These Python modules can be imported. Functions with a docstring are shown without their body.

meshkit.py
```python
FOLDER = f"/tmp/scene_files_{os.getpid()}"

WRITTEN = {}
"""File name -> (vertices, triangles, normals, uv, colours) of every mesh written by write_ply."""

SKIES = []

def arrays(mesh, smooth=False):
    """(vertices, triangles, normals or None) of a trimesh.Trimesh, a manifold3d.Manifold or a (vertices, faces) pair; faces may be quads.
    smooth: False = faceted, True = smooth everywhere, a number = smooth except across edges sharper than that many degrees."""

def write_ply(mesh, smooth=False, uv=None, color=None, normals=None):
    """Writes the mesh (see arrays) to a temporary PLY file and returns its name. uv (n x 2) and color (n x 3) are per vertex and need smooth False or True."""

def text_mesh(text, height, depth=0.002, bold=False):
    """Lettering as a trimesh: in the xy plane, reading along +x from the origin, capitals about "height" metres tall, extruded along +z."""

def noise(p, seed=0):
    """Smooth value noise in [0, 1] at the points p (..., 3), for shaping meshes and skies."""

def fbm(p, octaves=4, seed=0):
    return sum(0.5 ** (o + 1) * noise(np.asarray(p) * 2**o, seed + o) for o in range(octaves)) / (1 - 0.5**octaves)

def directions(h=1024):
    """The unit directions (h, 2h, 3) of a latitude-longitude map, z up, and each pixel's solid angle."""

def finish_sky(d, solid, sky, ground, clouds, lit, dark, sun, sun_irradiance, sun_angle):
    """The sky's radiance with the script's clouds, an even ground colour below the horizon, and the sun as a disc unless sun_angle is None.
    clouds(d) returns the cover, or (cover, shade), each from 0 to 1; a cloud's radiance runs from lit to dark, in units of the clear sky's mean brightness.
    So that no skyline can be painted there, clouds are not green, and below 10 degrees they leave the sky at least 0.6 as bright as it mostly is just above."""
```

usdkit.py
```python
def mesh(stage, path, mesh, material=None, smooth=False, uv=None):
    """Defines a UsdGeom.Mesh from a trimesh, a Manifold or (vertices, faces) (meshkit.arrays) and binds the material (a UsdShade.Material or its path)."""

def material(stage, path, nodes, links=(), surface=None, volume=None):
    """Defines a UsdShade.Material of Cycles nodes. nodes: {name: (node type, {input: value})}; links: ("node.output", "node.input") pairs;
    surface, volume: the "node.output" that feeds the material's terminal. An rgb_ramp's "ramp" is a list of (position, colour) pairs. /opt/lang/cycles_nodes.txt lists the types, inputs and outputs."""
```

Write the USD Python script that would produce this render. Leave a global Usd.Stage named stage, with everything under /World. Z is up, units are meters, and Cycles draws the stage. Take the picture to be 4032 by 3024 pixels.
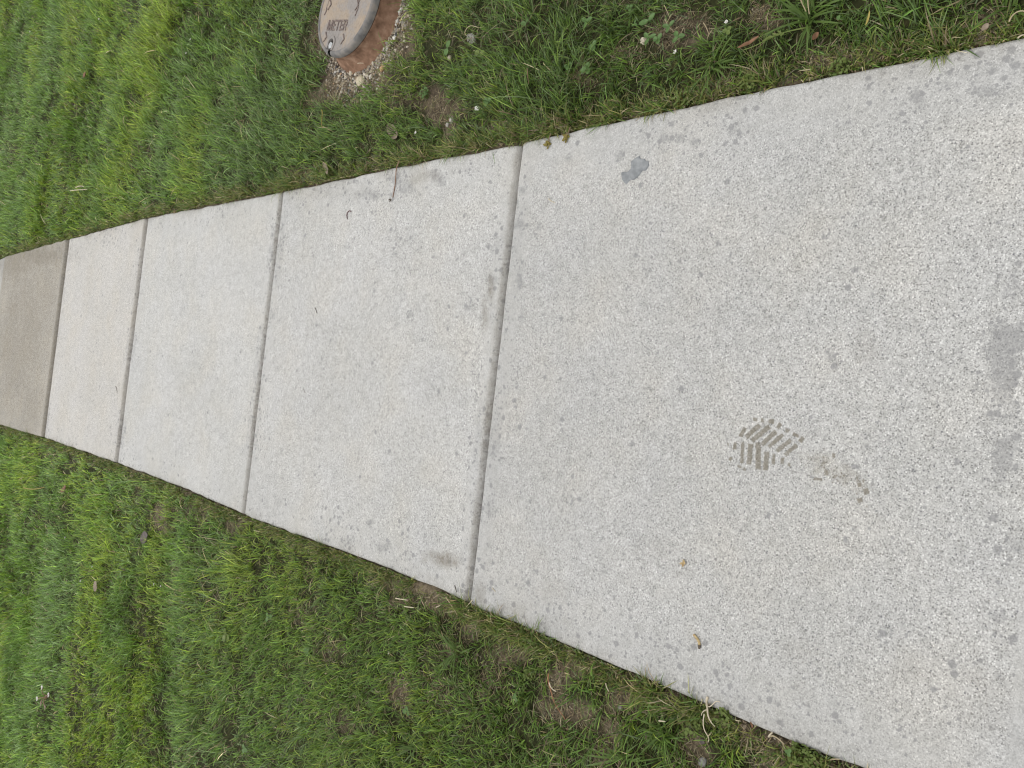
import math
import numpy as np
import trimesh
import usdkit
import meshkit
from pxr import Gf, Sdf, Usd, UsdGeom, UsdLux, UsdShade, Vt

stage = Usd.Stage.CreateInMemory()
UsdGeom.SetStageUpAxis(stage, UsdGeom.Tokens.z)
UsdGeom.SetStageMetersPerUnit(stage, 1.0)
UsdGeom.Xform.Define(stage, '/World')

# ---------------------------------------------------------------- camera (hand-held, turned on its side), sky, sun, exposure
PITCH, YAW, ROLL = np.radians([45.98847236, 1.57604301, 7.64424496])
EYE = np.array([-0.0665717, 0.0, 1.41257238])
FPX, SRCW, SRCH = 3028.0, 4032, 3024
EXPOSURE = 0.36
SKY_STRENGTH = 0.10
SUN_INTENSITY, SUN_ANGLE = 0.30, 24.0
SUN_DIR = np.array([-0.35, 0.45, 1.0])
SUN_DIR = SUN_DIR / np.linalg.norm(SUN_DIR)

fwd = np.array([math.sin(YAW) * math.cos(PITCH), math.cos(YAW) * math.cos(PITCH), -math.sin(PITCH)])
side = np.array([math.cos(YAW), -math.sin(YAW), 0.0])
upv = np.cross(side, fwd)
side2 = math.cos(ROLL) * side + math.sin(ROLL) * upv
up2 = -math.sin(ROLL) * side + math.cos(ROLL) * upv
CX, CY = -up2, -side2                      # the picture's right and down in the world

cam = UsdGeom.Camera.Define(stage, '/World/camera')
m = np.eye(4)
m[0, :3], m[1, :3], m[2, :3], m[3, :3] = CX, -CY, -fwd, EYE
cam.AddTransformOp().Set(Gf.Matrix4d(*m.ravel().tolist()))
cam.CreateHorizontalApertureAttr(36.0)
cam.CreateVerticalApertureAttr(27.0)
cam.CreateFocalLengthAttr(36.0 * FPX / SRCW)
cam.CreateExposureAttr(EXPOSURE)
cam.CreateFStopAttr(8.5)
cam.CreateFocusDistanceAttr(1.9)
cam.CreateClippingRangeAttr(Gf.Vec2f(0.05, 2000.0))

elev, rot = math.asin(SUN_DIR[2]), math.atan2(SUN_DIR[0], SUN_DIR[1])
sky_mat = usdkit.material(stage, '/World/Looks/overcast_sky', {
    'tc': ('texture_coordinate', {}),
    'sky': ('sky_texture', {'sky_type': 'single_scattering', 'sun_disc': False, 'sun_elevation': elev, 'sun_rotation': rot, 'altitude': 100.0, 'air_density': 1.0, 'aerosol_density': 2.0, 'ozone_density': 1.0}),
    'n': ('noise_texture', {'scale': 2.2, 'detail': 5.0, 'roughness': 0.55}),
    'r': ('rgb_ramp', {'ramp': [(0.0, (5.8, 5.75, 5.65)), (0.45, (6.9, 6.8, 6.65)), (1.0, (8.9, 8.7, 8.4))]}),
    'mx': ('mix_color', {'fac': 0.92, 'use_clamp': False}),
    'bg': ('background_shader', {'strength': SKY_STRENGTH})},
    [('tc.generated', 'n.vector'), ('n.fac', 'r.fac'), ('sky.color', 'mx.a'), ('r.color', 'mx.b'), ('mx.result', 'bg.color')], surface='bg.background')
dome = UsdLux.DomeLight.Define(stage, '/World/sky')
UsdShade.MaterialBindingAPI.Apply(dome.GetPrim()).Bind(sky_mat)
sun = UsdLux.DistantLight.Define(stage, '/World/sun')
sun.CreateIntensityAttr(SUN_INTENSITY)
sun.CreateAngleAttr(SUN_ANGLE)
sun.CreateNormalizeAttr(True)
sun.CreateColorAttr(Gf.Vec3f(1.0, 0.97, 0.92))
q = Gf.Rotation(Gf.Vec3d(0, 0, 1), Gf.Vec3d(*SUN_DIR.tolist())).GetQuat()
sun.AddOrientOp().Set(Gf.Quatf(q))


# ---------------------------------------------------------------- helpers
taken = {}


def numbered(path):
    n = taken.get(path, -1) + 1
    taken[path] = n
    return path if n == 0 else f'{path}_{n:03d}'


def tag(p, label=None, category=None, group=None, kind=None):
    p = p.GetPrim() if hasattr(p, 'GetPrim') else p
    for k, v in (('label', label), ('category', category), ('group', group), ('kind', kind)):
        if v:
            p.SetCustomDataByKey(k, v)
    return p


class Thing:
    """An Xform at the thing's base; its parts are given in world coordinates and stored relative to the base."""

    def __init__(self, name, label, category, loc, group=None, kind=None):
        self.path = numbered('/World/' + name)
        self.loc = np.asarray(loc, float)
        x = UsdGeom.Xform.Define(stage, self.path)
        x.AddTranslateOp().Set(Gf.Vec3d(*self.loc.tolist()))
        tag(x, label, category, group, kind)

    def part(self, name, mesh, mat, smooth=False, uv=None, parent=None, label=None, kind=None):
        path = numbered((parent or self.path) + '/' + name)
        v, f, n = meshkit.arrays(mesh, smooth)
        o = put(path, v - self.loc, f, mat, normals=n, uv=uv)
        if label or kind:
            tag(o, label=label, kind=kind)
        return path


def put(path, v, f, mat, normals=None, uv=None, tone=None, mask=None):
    me = UsdGeom.Mesh.Define(stage, path)
    me.CreatePointsAttr(Vt.Vec3fArray.FromNumpy(np.ascontiguousarray(v, np.float32)))
    me.CreateFaceVertexCountsAttr(Vt.IntArray.FromNumpy(np.full(len(f), f.shape[1], np.int32)))
    me.CreateFaceVertexIndicesAttr(Vt.IntArray.FromNumpy(np.ascontiguousarray(f, np.int32).ravel()))
    me.CreateSubdivisionSchemeAttr('none')
    if normals is not None:
        me.CreateNormalsAttr(Vt.Vec3fArray.FromNumpy(np.ascontiguousarray(normals, np.float32)))
        me.SetNormalsInterpolation('vertex')
    pv = UsdGeom.PrimvarsAPI(me)
    if uv is not None:
        pv.CreatePrimvar('st', Sdf.ValueTypeNames.TexCoord2fArray, 'vertex').Set(Vt.Vec2fArray.FromNumpy(np.ascontiguousarray(uv, np.float32)))
    for nm, val in (('tone', tone), ('mask', mask)):
        if val is not None:
            pv.CreatePrimvar(nm, Sdf.ValueTypeNames.Color3fArray, 'vertex').Set(Vt.Vec3fArray.FromNumpy(np.ascontiguousarray(val, np.float32)))
    UsdShade.MaterialBindingAPI.Apply(me.GetPrim()).Bind(mat)
    return me


def ground_at(px, py, z=0.0):
    """The point of the plane at height z seen at this place of the photograph (4032 x 3024)."""
    d = fwd + (px - SRCW / 2) / FPX * CX + (py - SRCH / 2) / FPX * CY
    return EYE + d * ((z - EYE[2]) / d[2])


def seen_at(p):
    d = p - EYE
    w = d @ fwd
    w = np.where(w > 0.05, w, np.nan)
    return SRCW / 2 + FPX * (d @ CX) / w, SRCH / 2 + FPX * (d @ CY) / w


EDGE_L = np.array([(-3, -.628), (.45, -.628), (.63, -.627), (.82, -.621), (.98, -.618), (1.43, -.609), (1.67, -.602), (2.1, -.604), (2.69, -.611), (3.26, -.600), (4.0, -.602), (5.2, -.618), (6.2, -.646), (9.5, -.80)])
EDGE_R = np.array([(-3, .607), (.31, .607), (.56, .612), (.82, .612), (1.44, .607), (1.8, .612), (2.67, .610), (3.18, .616), (4.0, .620), (5.2, .588), (6.67, .549), (9.5, .40)])


def warp(x, y):
    """The pavement's long edges are not quite straight: sideways shift of a point laid out along a straight path."""
    l_, r_ = np.interp(y, EDGE_L[:, 0], EDGE_L[:, 1]) + 0.61, np.interp(y, EDGE_R[:, 0], EDGE_R[:, 1]) - 0.61
    u = np.clip((x + 0.61) / 1.22, 0, 1)
    return (l_ * (1 - u) + r_ * u) * smooth(3.0, 0.9, np.abs(x))


def smooth(a, b, x):
    t = np.clip((x - a) / (b - a), 0, 1)
    return t * t * (3 - 2 * t)


def fbm2(x, y, scale, octaves=3, seed=0):
    p = np.stack([x * scale, y * scale, np.full_like(x, seed * 7.31)], -1)
    return meshkit.fbm(p, octaves, seed)


def tube(points, radii, sides=6, caps=True):
    p = np.asarray(points, float)
    r = np.broadcast_to(np.asarray(radii, float), (len(p),))
    t = np.gradient(p, axis=0)
    t /= np.linalg.norm(t, axis=1, keepdims=True) + 1e-12
    a = np.cross(t, np.where(np.abs(t[:, 2:]) < 0.9, [0, 0, 1.0], [1.0, 0, 0]))
    a /= np.linalg.norm(a, axis=1, keepdims=True) + 1e-12
    b = np.cross(t, a)
    ang = np.arange(sides) * 2 * np.pi / sides
    v = (p[:, None] + r[:, None, None] * (np.cos(ang)[None, :, None] * a[:, None] + np.sin(ang)[None, :, None] * b[:, None])).reshape(-1, 3)
    f = []
    for i in range(len(p) - 1):
        for j in range(sides):
            k = (j + 1) % sides
            f += [[i * sides + j, i * sides + k, (i + 1) * sides + k], [i * sides + j, (i + 1) * sides + k, (i + 1) * sides + j]]
    if caps:
        v = np.vstack([v, p[:1] - t[:1] * r[0] * 0.5, p[-1:] + t[-1:] * r[-1] * 0.5])
        n = len(v)
        for j in range(sides):
            k = (j + 1) % sides
            f += [[n - 2, k, j], [n - 1, (len(p) - 1) * sides + j, (len(p) - 1) * sides + k]]
    return v, np.array(f)


def spline(pts, n):
    pts = np.asarray(pts, float)
    from scipy.interpolate import make_interp_spline
    s = np.concatenate([[0], np.cumsum(np.linalg.norm(np.diff(pts, axis=0), axis=1))])
    return make_interp_spline(s, pts, k=min(3, len(pts) - 1))(np.linspace(0, s[-1], n))


def pebble(rng, r, flat=0.7):
    d = rng.normal(size=(14, 3))
    d /= np.linalg.norm(d, axis=1, keepdims=True)
    d *= rng.uniform(0.85, 1.05, (14, 1))
    h = trimesh.convex.convex_hull(d)
    h.vertices = h.vertices * np.array([1.0, rng.uniform(0.65, 0.95), flat]) * r
    h.apply_transform(trimesh.transformations.rotation_matrix(rng.uniform(0, 6.28), [0, 0, 1]))
    return np.array(h.vertices), np.array(h.faces)


def stone(rng, r, flat=0.75, amp=0.18):
    s = trimesh.creation.icosphere(3, 1.0)
    v = s.vertices
    k = 1 + amp * (meshkit.fbm(v * 1.6 + rng.uniform(0, 50, 3), 3) - 0.5) * 2
    v = v * k[:, None] * np.array([1.0, rng.uniform(0.75, 0.95), flat]) * r
    a = rng.uniform(0, 6.28)
    c, sn = math.cos(a), math.sin(a)
    v = v @ np.array([[c, sn, 0], [-sn, c, 0], [0, 0, 1]])
    return v, np.array(s.faces)


def leaf_mesh(length, width, at, az, tilt=0.0, fold=0.25, curl=0.3, n=9, mcols=5, thick=0.0004, wob=0.0, seed=0, power=0.8):
    """A leaf blade with a folded midrib: outline widest in the middle, closed and thin."""
    t = np.linspace(0, 1, n)
    u = np.linspace(-1, 1, mcols)
    half = width / 2 * np.maximum(np.sin(np.pi * t), 0) ** power + width * 0.02
    T, U = np.meshgrid(t, u, indexing='ij')
    x = T * length
    y = U * half[:, None]
    z = fold * np.abs(y) + curl * length * ((T - 0.5) ** 2 - 0.25)
    if wob:
        z = z + wob * (meshkit.noise(np.stack([x * 120, y * 120, np.full_like(x, seed)], -1), seed) - 0.5)
        y = y * (1 + 0.25 * (meshkit.noise(np.stack([x * 150, U * 2, np.full_like(x, seed + 9)], -1), seed) - 0.5))
    z = z - z.min()
    c, s = math.cos(tilt), math.sin(tilt)
    x, z = x * c - z * s, x * s + z * c
    c, s = math.cos(az), math.sin(az)
    top = np.stack([at[0] + x * c - y * s, at[1] + x * s + y * c, at[2] + z], -1).reshape(-1, 3)
    bot = top - [0, 0, thick]
    idx = np.arange(n * mcols).reshape(n, mcols)
    a, b, cc, d = idx[:-1, :-1].ravel(), idx[1:, :-1].ravel(), idx[1:, 1:].ravel(), idx[:-1, 1:].ravel()
    q = np.vstack([np.stack([a, b, cc], 1), np.stack([a, cc, d], 1)])
    N = n * mcols
    rim = np.concatenate([idx[0, :], idx[1:, -1], idx[-1, -2::-1], idx[-2:0:-1, 0]])
    nx = np.roll(rim, -1)
    sides = np.vstack([np.stack([rim, rim + N, nx + N], 1), np.stack([rim, nx + N, nx], 1)])
    return np.vstack([top, bot]), np.vstack([q, q[:, ::-1] + N, sides])


def join(parts):
    vs, fs, n = [], [], 0
    for v, f in parts:
        vs.append(v)
        fs.append(np.asarray(f) + n)
        n += len(v)
    return np.vstack(vs), np.vstack(fs)


# ---------------------------------------------------------------- materials
def concrete(name, tint, contrast=1.0, grain_scale=1.0, warm=0.0):
    """Fine exposed aggregate: two sizes of grain, weathering, and the slab's own marks (mask r: grey smooth patches, g: brown dirt and painted groove shade, b: tooled margin)."""
    t = np.array(tint)
    k = contrast
    base = lambda v, w=(1, 1, 1): tuple(np.clip(t * (1 + (v - 1) * k) * np.array(w), 0.02, 0.9))
    nodes = {
        'pos': ('geometry', {}),
        'mk': ('attribute', {'attribute': 'mask'}),
        'sep': ('separate_color', {'color_type': 'rgb'}),
        'jit': ('noise_texture', {'scale': 160.0, 'detail': 1.0}),
        'v1': ('voronoi_texture', {'scale': 480.0 * grain_scale, 'feature': 'f1', 'randomness': 1.0}),
        'v2': ('voronoi_texture', {'scale': 300.0 * grain_scale, 'feature': 'f1', 'randomness': 1.0}),
        's1': ('separate_color', {'color_type': 'rgb'}),
        's2': ('separate_color', {'color_type': 'rgb'}),
        'r1': ('rgb_ramp', {'ramp': [(0, base(0.44)), (0.10, base(0.62)), (0.28, base(0.86)), (0.58, base(1.04)), (0.83, base(1.19)), (0.96, base(1.38)), (1, base(1.65))]}),
        'r2': ('rgb_ramp', {'ramp': [(0, base(0.28, (0.95, 0.97, 1.08))), (0.03, base(0.30)), (0.07, base(0.55, (1.02, 1, 0.97))), (0.11, base(0.8)), (0.16, base(1.0)), (0.93, base(1.02)), (0.965, base(1.2)), (1, base(1.6))]}),
        'gate': ('rgb_ramp', {'ramp': [(0, (0, 0, 0)), (0.10, (0, 0, 0)), (0.13, (1, 1, 1)), (0.90, (1, 1, 1)), (0.94, (0, 0, 0)), (1, (0, 0, 0))]}),
        'dist': ('map_range', {'from_min': 0.42, 'from_max': 0.60, 'to_min': 1.0, 'to_max': 0.0, 'clamp': True}),
        'inv': ('math', {'math_type': 'subtract', 'value1': 1.0}),
        'pick': ('math', {'math_type': 'multiply'}),
        'nmar': ('map_range', {'from_min': 0.0, 'from_max': 1.0, 'to_min': 1.0, 'to_max': 0.35, 'clamp': True}),
        'pick2': ('math', {'math_type': 'multiply'}),
        'g': ('mix_color', {}),
        'flat': ('mix_color', {'b': tuple(t * 0.97)}),
        'fl': ('math', {'math_type': 'multiply', 'value2': 0.55}),
        'big': ('noise_texture', {'scale': 2.6, 'detail': 5.0, 'roughness': 0.6}),
        'bigr': ('rgb_ramp', {'ramp': [(0.0, (0.84, 0.84, 0.82)), (0.35, (0.95, 0.95, 0.94)), (0.6, (1.02, 1.02, 1.02)), (1, (1.1, 1.1, 1.1))]}),
        'm1': ('mix_color', {'blend_type': 'multiply', 'fac': 1.0, 'use_clamp': False}),
        'mid': ('noise_texture', {'scale': 38.0, 'detail': 4.0, 'roughness': 0.65}),
        'midr': ('rgb_ramp', {'ramp': [(0.0, (0.80, 0.80, 0.80)), (0.36, (0.93, 0.93, 0.925)), (0.5, (1, 1, 1)), (0.66, (1.05, 1.05, 1.05)), (1, (1.12, 1.12, 1.12))]}),
        'm2': ('mix_color', {'blend_type': 'multiply', 'fac': 1.0, 'use_clamp': False}),
        'hue': ('noise_texture', {'scale': 5.0, 'detail': 3.0}),
        'huer': ('rgb_ramp', {'ramp': [(0.3, (0.99, 0.995, 1.01)), (0.5, (1, 1, 1)), (0.7, (1.015, 1.0, 0.975))]}),
        'm3': ('mix_color', {'blend_type': 'multiply', 'fac': 1.0, 'use_clamp': False}),
        'edgen': ('noise_texture', {'scale': 58.0, 'detail': 5.0, 'roughness': 0.75}),
        'finen': ('noise_texture', {'scale': 300.0, 'detail': 3.0, 'roughness': 0.7}),
        'two': ('mix_float', {'fac': 0.42}),
        'pw': ('math', {'math_type': 'multiply', 'value2': 0.72}),
        'padd': ('math', {'math_type': 'add'}),
        'psub': ('map_range', {'from_min': 0.765, 'from_max': 0.90, 'to_min': 0.0, 'to_max': 1.0, 'clamp': True}),
        'pamt': ('math', {'math_type': 'multiply', 'value2': 0.50}),
        'patch': ('mix_color', {'b': (0.25, 0.252, 0.258)}),
        # small separate spots, thicker where the mask is strong, a few everywhere
        'dn': ('noise_texture', {'scale': 120.0, 'detail': 3.0, 'roughness': 0.7}),
        'dv': ('vector_math', {'math_type': 'multiply_add', 'vector2': (0.011, 0.011, 0.011)}),
        'v3': ('voronoi_texture', {'scale': 62.0, 'feature': 'f1'}), 's3': ('separate_color', {'color_type': 'rgb'}),
        't3': ('math', {'math_type': 'multiply_add', 'value2': 0.62, 'value3': 0.010}), 'l3': ('math', {'math_type': 'less_than'}),
        'd3': ('map_range', {'from_min': 0.36, 'from_max': 0.50, 'to_min': 1.0, 'to_max': 0.0, 'clamp': True}), 'p3': ('math', {'math_type': 'multiply'}),
        'v4': ('voronoi_texture', {'scale': 135.0, 'feature': 'f1'}), 's4': ('separate_color', {'color_type': 'rgb'}),
        't4': ('math', {'math_type': 'multiply_add', 'value2': 0.70, 'value3': 0.016}), 'l4': ('math', {'math_type': 'less_than'}),
        'd4': ('map_range', {'from_min': 0.36, 'from_max': 0.52, 'to_min': 1.0, 'to_max': 0.0, 'clamp': True}), 'p4': ('math', {'math_type': 'multiply'}),
        'pmax': ('math', {'math_type': 'maximum'}), 'pms': ('math', {'math_type': 'multiply', 'value2': 0.68}), 'pall': ('math', {'math_type': 'maximum'}),
        'badd': ('math', {'math_type': 'multiply'}),
        'bmul': ('map_range', {'from_min': 0.35, 'from_max': 0.62, 'to_min': 0.35, 'to_max': 1.0, 'clamp': True}),
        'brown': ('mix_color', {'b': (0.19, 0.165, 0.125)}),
        'hsum': ('math', {'math_type': 'multiply_add', 'value2': 0.6}),
        'bump': ('bump', {'strength': 0.6, 'distance': 0.001}),
        'p': ('principled_bsdf', {'roughness': 0.8, 'specular_ior_level': 0.35, 'diffuse_roughness': 0.5}),
    }
    links = [('pos.position', n + '.vector') for n in ('v1', 'v2', 'big', 'mid', 'hue', 'edgen', 'finen', 'jit')] + [
        ('mk.color', 'sep.color'), ('v1.color', 's1.color'), ('v2.color', 's2.color'), ('s1.r', 'r1.fac'), ('s2.r', 'r2.fac'), ('s2.r', 'gate.fac'),
        ('v2.distance', 'dist.value'), ('gate.color', 'inv.value2'), ('inv.value', 'pick.value1'), ('dist.result', 'pick.value2'),
        ('sep.b', 'nmar.value'), ('pick.value', 'pick2.value1'), ('nmar.result', 'pick2.value2'),
        ('pick2.value', 'g.fac'), ('r1.color', 'g.a'), ('r2.color', 'g.b'),
        ('sep.b', 'fl.value1'), ('fl.value', 'flat.fac'), ('g.result', 'flat.a'),
        ('big.fac', 'bigr.fac'), ('flat.result', 'm1.a'), ('bigr.color', 'm1.b'), ('mid.fac', 'midr.fac'), ('m1.result', 'm2.a'), ('midr.color', 'm2.b'),
        ('hue.fac', 'huer.fac'), ('m2.result', 'm3.a'), ('huer.color', 'm3.b'),
        ('sep.r', 'pw.value1'), ('pw.value', 'padd.value1'), ('edgen.fac', 'two.a'), ('finen.fac', 'two.b'), ('two.result', 'padd.value2'), ('padd.value', 'psub.value'), ('psub.result', 'pamt.value1'), ('pos.position', 'dn.vector'), ('dn.color', 'dv.vector1'), ('pos.position', 'dv.vector3'), ('dv.vector', 'v3.vector'), ('dv.vector', 'v4.vector'),
        ('v3.color', 's3.color'), ('v4.color', 's4.color'), ('sep.r', 't3.value1'), ('sep.r', 't4.value1'), ('s3.r', 'l3.value1'), ('t3.value', 'l3.value2'), ('s4.r', 'l4.value1'), ('t4.value', 'l4.value2'),
        ('v3.distance', 'd3.value'), ('v4.distance', 'd4.value'), ('l3.value', 'p3.value1'), ('d3.result', 'p3.value2'), ('l4.value', 'p4.value1'), ('d4.result', 'p4.value2'),
        ('p3.value', 'pmax.value1'), ('p4.value', 'pmax.value2'), ('pmax.value', 'pms.value1'), ('pms.value', 'pall.value1'), ('pamt.value', 'pall.value2'), ('pall.value', 'patch.fac'), ('m3.result', 'patch.a'),
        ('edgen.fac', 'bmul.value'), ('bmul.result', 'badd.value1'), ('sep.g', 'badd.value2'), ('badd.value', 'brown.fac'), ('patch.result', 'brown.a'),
        ('s1.g', 'hsum.value1'), ('edgen.fac', 'hsum.value3'), ('hsum.value', 'bump.height'), ('bump.normal', 'p.normal'), ('brown.result', 'p.base_color')]
    return usdkit.material(stage, '/World/Looks/' + name, nodes, links, surface='p.BSDF')


def plain(name, ramp, scale=40.0, rough=0.7, spec=0.35, detail=4.0, bump=0.0, bdist=0.001, metallic=0.0, space='object', trans=None, extra_scale=None):
    nodes = {'tc': ('texture_coordinate', {}), 'geo': ('geometry', {}),
             'n': ('noise_texture', {'scale': scale, 'detail': detail, 'roughness': 0.62}),
             'r': ('rgb_ramp', {'ramp': ramp}),
             'p': ('principled_bsdf', {'roughness': rough, 'specular_ior_level': spec, 'metallic': metallic})}
    src = 'tc.object' if space == 'object' else 'geo.position'
    links = [(src, 'n.vector'), ('n.fac', 'r.fac'), ('r.color', 'p.base_color')]
    if bump:
        nodes['b'] = ('bump', {'strength': bump, 'distance': bdist})
        nodes['n2'] = ('noise_texture', {'scale': extra_scale or scale * 3, 'detail': 4.0, 'roughness': 0.7})
        links += [(src, 'n2.vector'), ('n2.fac', 'b.height'), ('b.normal', 'p.normal')]
    surf = 'p.BSDF'
    if trans:
        nodes['t'] = ('translucent_bsdf', {})
        nodes['mx'] = ('mix_closure', {'fac': trans})
        links += [('r.color', 't.color'), ('p.BSDF', 'mx.closure1'), ('t.BSDF', 'mx.closure2')]
        surf = 'mx.closure'
    return usdkit.material(stage, '/World/Looks/' + name, nodes, links, surface=surf)


slab_mats = [concrete('concrete_near', (0.488, 0.489, 0.483), 0.86, 1.08), concrete('concrete_pale', (0.528, 0.528, 0.52), 0.85),
             concrete('concrete_smooth', (0.548, 0.548, 0.538), 0.75), concrete('concrete_cream', (0.555, 0.543, 0.522), 0.75),
             concrete('concrete_old', (0.405, 0.382, 0.340), 1.4), concrete('concrete_far', (0.5, 0.5, 0.495), 0.7)]

# soil: brown with clods, pale dry crust and grit; further out the same ground is covered by turf
soil = usdkit.material(stage, '/World/Looks/soil', {
    'pos': ('geometry', {}),
    'mk': ('attribute', {'attribute': 'mask'}), 'sep': ('separate_color', {'color_type': 'rgb'}),
    'n1': ('noise_texture', {'scale': 30.0, 'detail': 6.0, 'roughness': 0.65}),
    'n2': ('noise_texture', {'scale': 6.0, 'detail': 4.0, 'roughness': 0.6}),
    'v': ('voronoi_texture', {'scale': 220.0}), 'vs': ('separate_color', {'color_type': 'rgb'}),
    'dark': ('rgb_ramp', {'ramp': [(0.25, (0.032, 0.025, 0.018)), (0.5, (0.068, 0.052, 0.037)), (0.62, (0.11, 0.087, 0.062)), (0.8, (0.18, 0.148, 0.11))]}),
    'pale': ('rgb_ramp', {'ramp': [(0.2, (0.11, 0.088, 0.058)), (0.5, (0.215, 0.175, 0.118)), (0.75, (0.34, 0.285, 0.20))]}),
    'mx': ('mix_color', {}),
    'turf': ('rgb_ramp', {'ramp': [(0.25, (0.018, 0.020, 0.008)), (0.5, (0.032, 0.036, 0.013)), (0.75, (0.06, 0.055, 0.024))]}),  # ground under grass, darkened to paint the shade between blades
    'far': ('rgb_ramp', {'ramp': [(0.25, (0.04, 0.08, 0.015)), (0.5, (0.06, 0.11, 0.022)), (0.75, (0.09, 0.14, 0.035))]}),
    'mt': ('mix_color', {}), 'mf': ('mix_color', {}),
    'gr': ('rgb_ramp', {'ramp': [(0, (0.6, 0.6, 0.6)), (0.3, (0.9, 0.9, 0.9)), (0.8, (1.1, 1.1, 1.1)), (1, (1.5, 1.5, 1.45))]}),
    'mg': ('mix_color', {'blend_type': 'multiply', 'fac': 0.8, 'use_clamp': False}),
    'bump': ('bump', {'strength': 1.0, 'distance': 0.010}),
    'p': ('principled_bsdf', {'roughness': 0.9, 'specular_ior_level': 0.2})},
    [('pos.position', 'n1.vector'), ('pos.position', 'n2.vector'), ('pos.position', 'v.vector'), ('v.color', 'vs.color'), ('mk.color', 'sep.color'),
     ('n1.fac', 'dark.fac'), ('n1.fac', 'pale.fac'), ('n1.fac', 'turf.fac'), ('n2.fac', 'far.fac'), ('sep.r', 'mx.fac'), ('dark.color', 'mx.a'), ('pale.color', 'mx.b'),
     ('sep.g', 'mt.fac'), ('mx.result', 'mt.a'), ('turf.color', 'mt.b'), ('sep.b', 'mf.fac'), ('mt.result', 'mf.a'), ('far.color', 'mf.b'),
     ('vs.r', 'gr.fac'), ('mf.result', 'mg.a'), ('gr.color', 'mg.b'), ('mg.result', 'p.base_color'), ('n1.fac', 'bump.height'), ('bump.normal', 'p.normal')], surface='p.BSDF')

# grass blades: each blade's colour, painted shade and sheen included, comes with its mesh (tone), with a little mottling along it
grass_mat = usdkit.material(stage, '/World/Looks/grass_blades', {
    'a': ('attribute', {'attribute': 'tone'}),
    'pos': ('geometry', {}),
    'n': ('noise_texture', {'scale': 90.0, 'detail': 2.0}),
    'r': ('rgb_ramp', {'ramp': [(0.3, (0.84, 0.84, 0.84)), (0.7, (1.14, 1.14, 1.1))]}),
    'm': ('mix_color', {'blend_type': 'multiply', 'fac': 1.0, 'use_clamp': False}),
    'p': ('principled_bsdf', {'roughness': 0.42, 'specular_ior_level': 0.5}),
    't': ('translucent_bsdf', {}),
    'mx': ('mix_closure', {'fac': 0.28})},
    [('pos.position', 'n.vector'), ('n.fac', 'r.fac'), ('a.color', 'm.a'), ('r.color', 'm.b'), ('m.result', 'p.base_color'), ('m.result', 't.color'),
     ('p.BSDF', 'mx.closure1'), ('t.BSDF', 'mx.closure2')], surface='mx.closure')
pebble_mat = usdkit.material(stage, '/World/Looks/pebbles', {
    'a': ('attribute', {'attribute': 'tone'}), 'pos': ('geometry', {}),
    'n': ('noise_texture', {'scale': 260.0, 'detail': 3.0}),
    'r': ('rgb_ramp', {'ramp': [(0.3, (0.75, 0.74, 0.72)), (0.7, (1.15, 1.15, 1.15))]}),
    'm': ('mix_color', {'blend_type': 'multiply', 'fac': 1.0, 'use_clamp': False}),
    'p': ('principled_bsdf', {'roughness': 0.75, 'specular_ior_level': 0.3})},
    [('pos.position', 'n.vector'), ('n.fac', 'r.fac'), ('a.color', 'm.a'), ('r.color', 'm.b'), ('m.result', 'p.base_color')], surface='p.BSDF')

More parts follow.
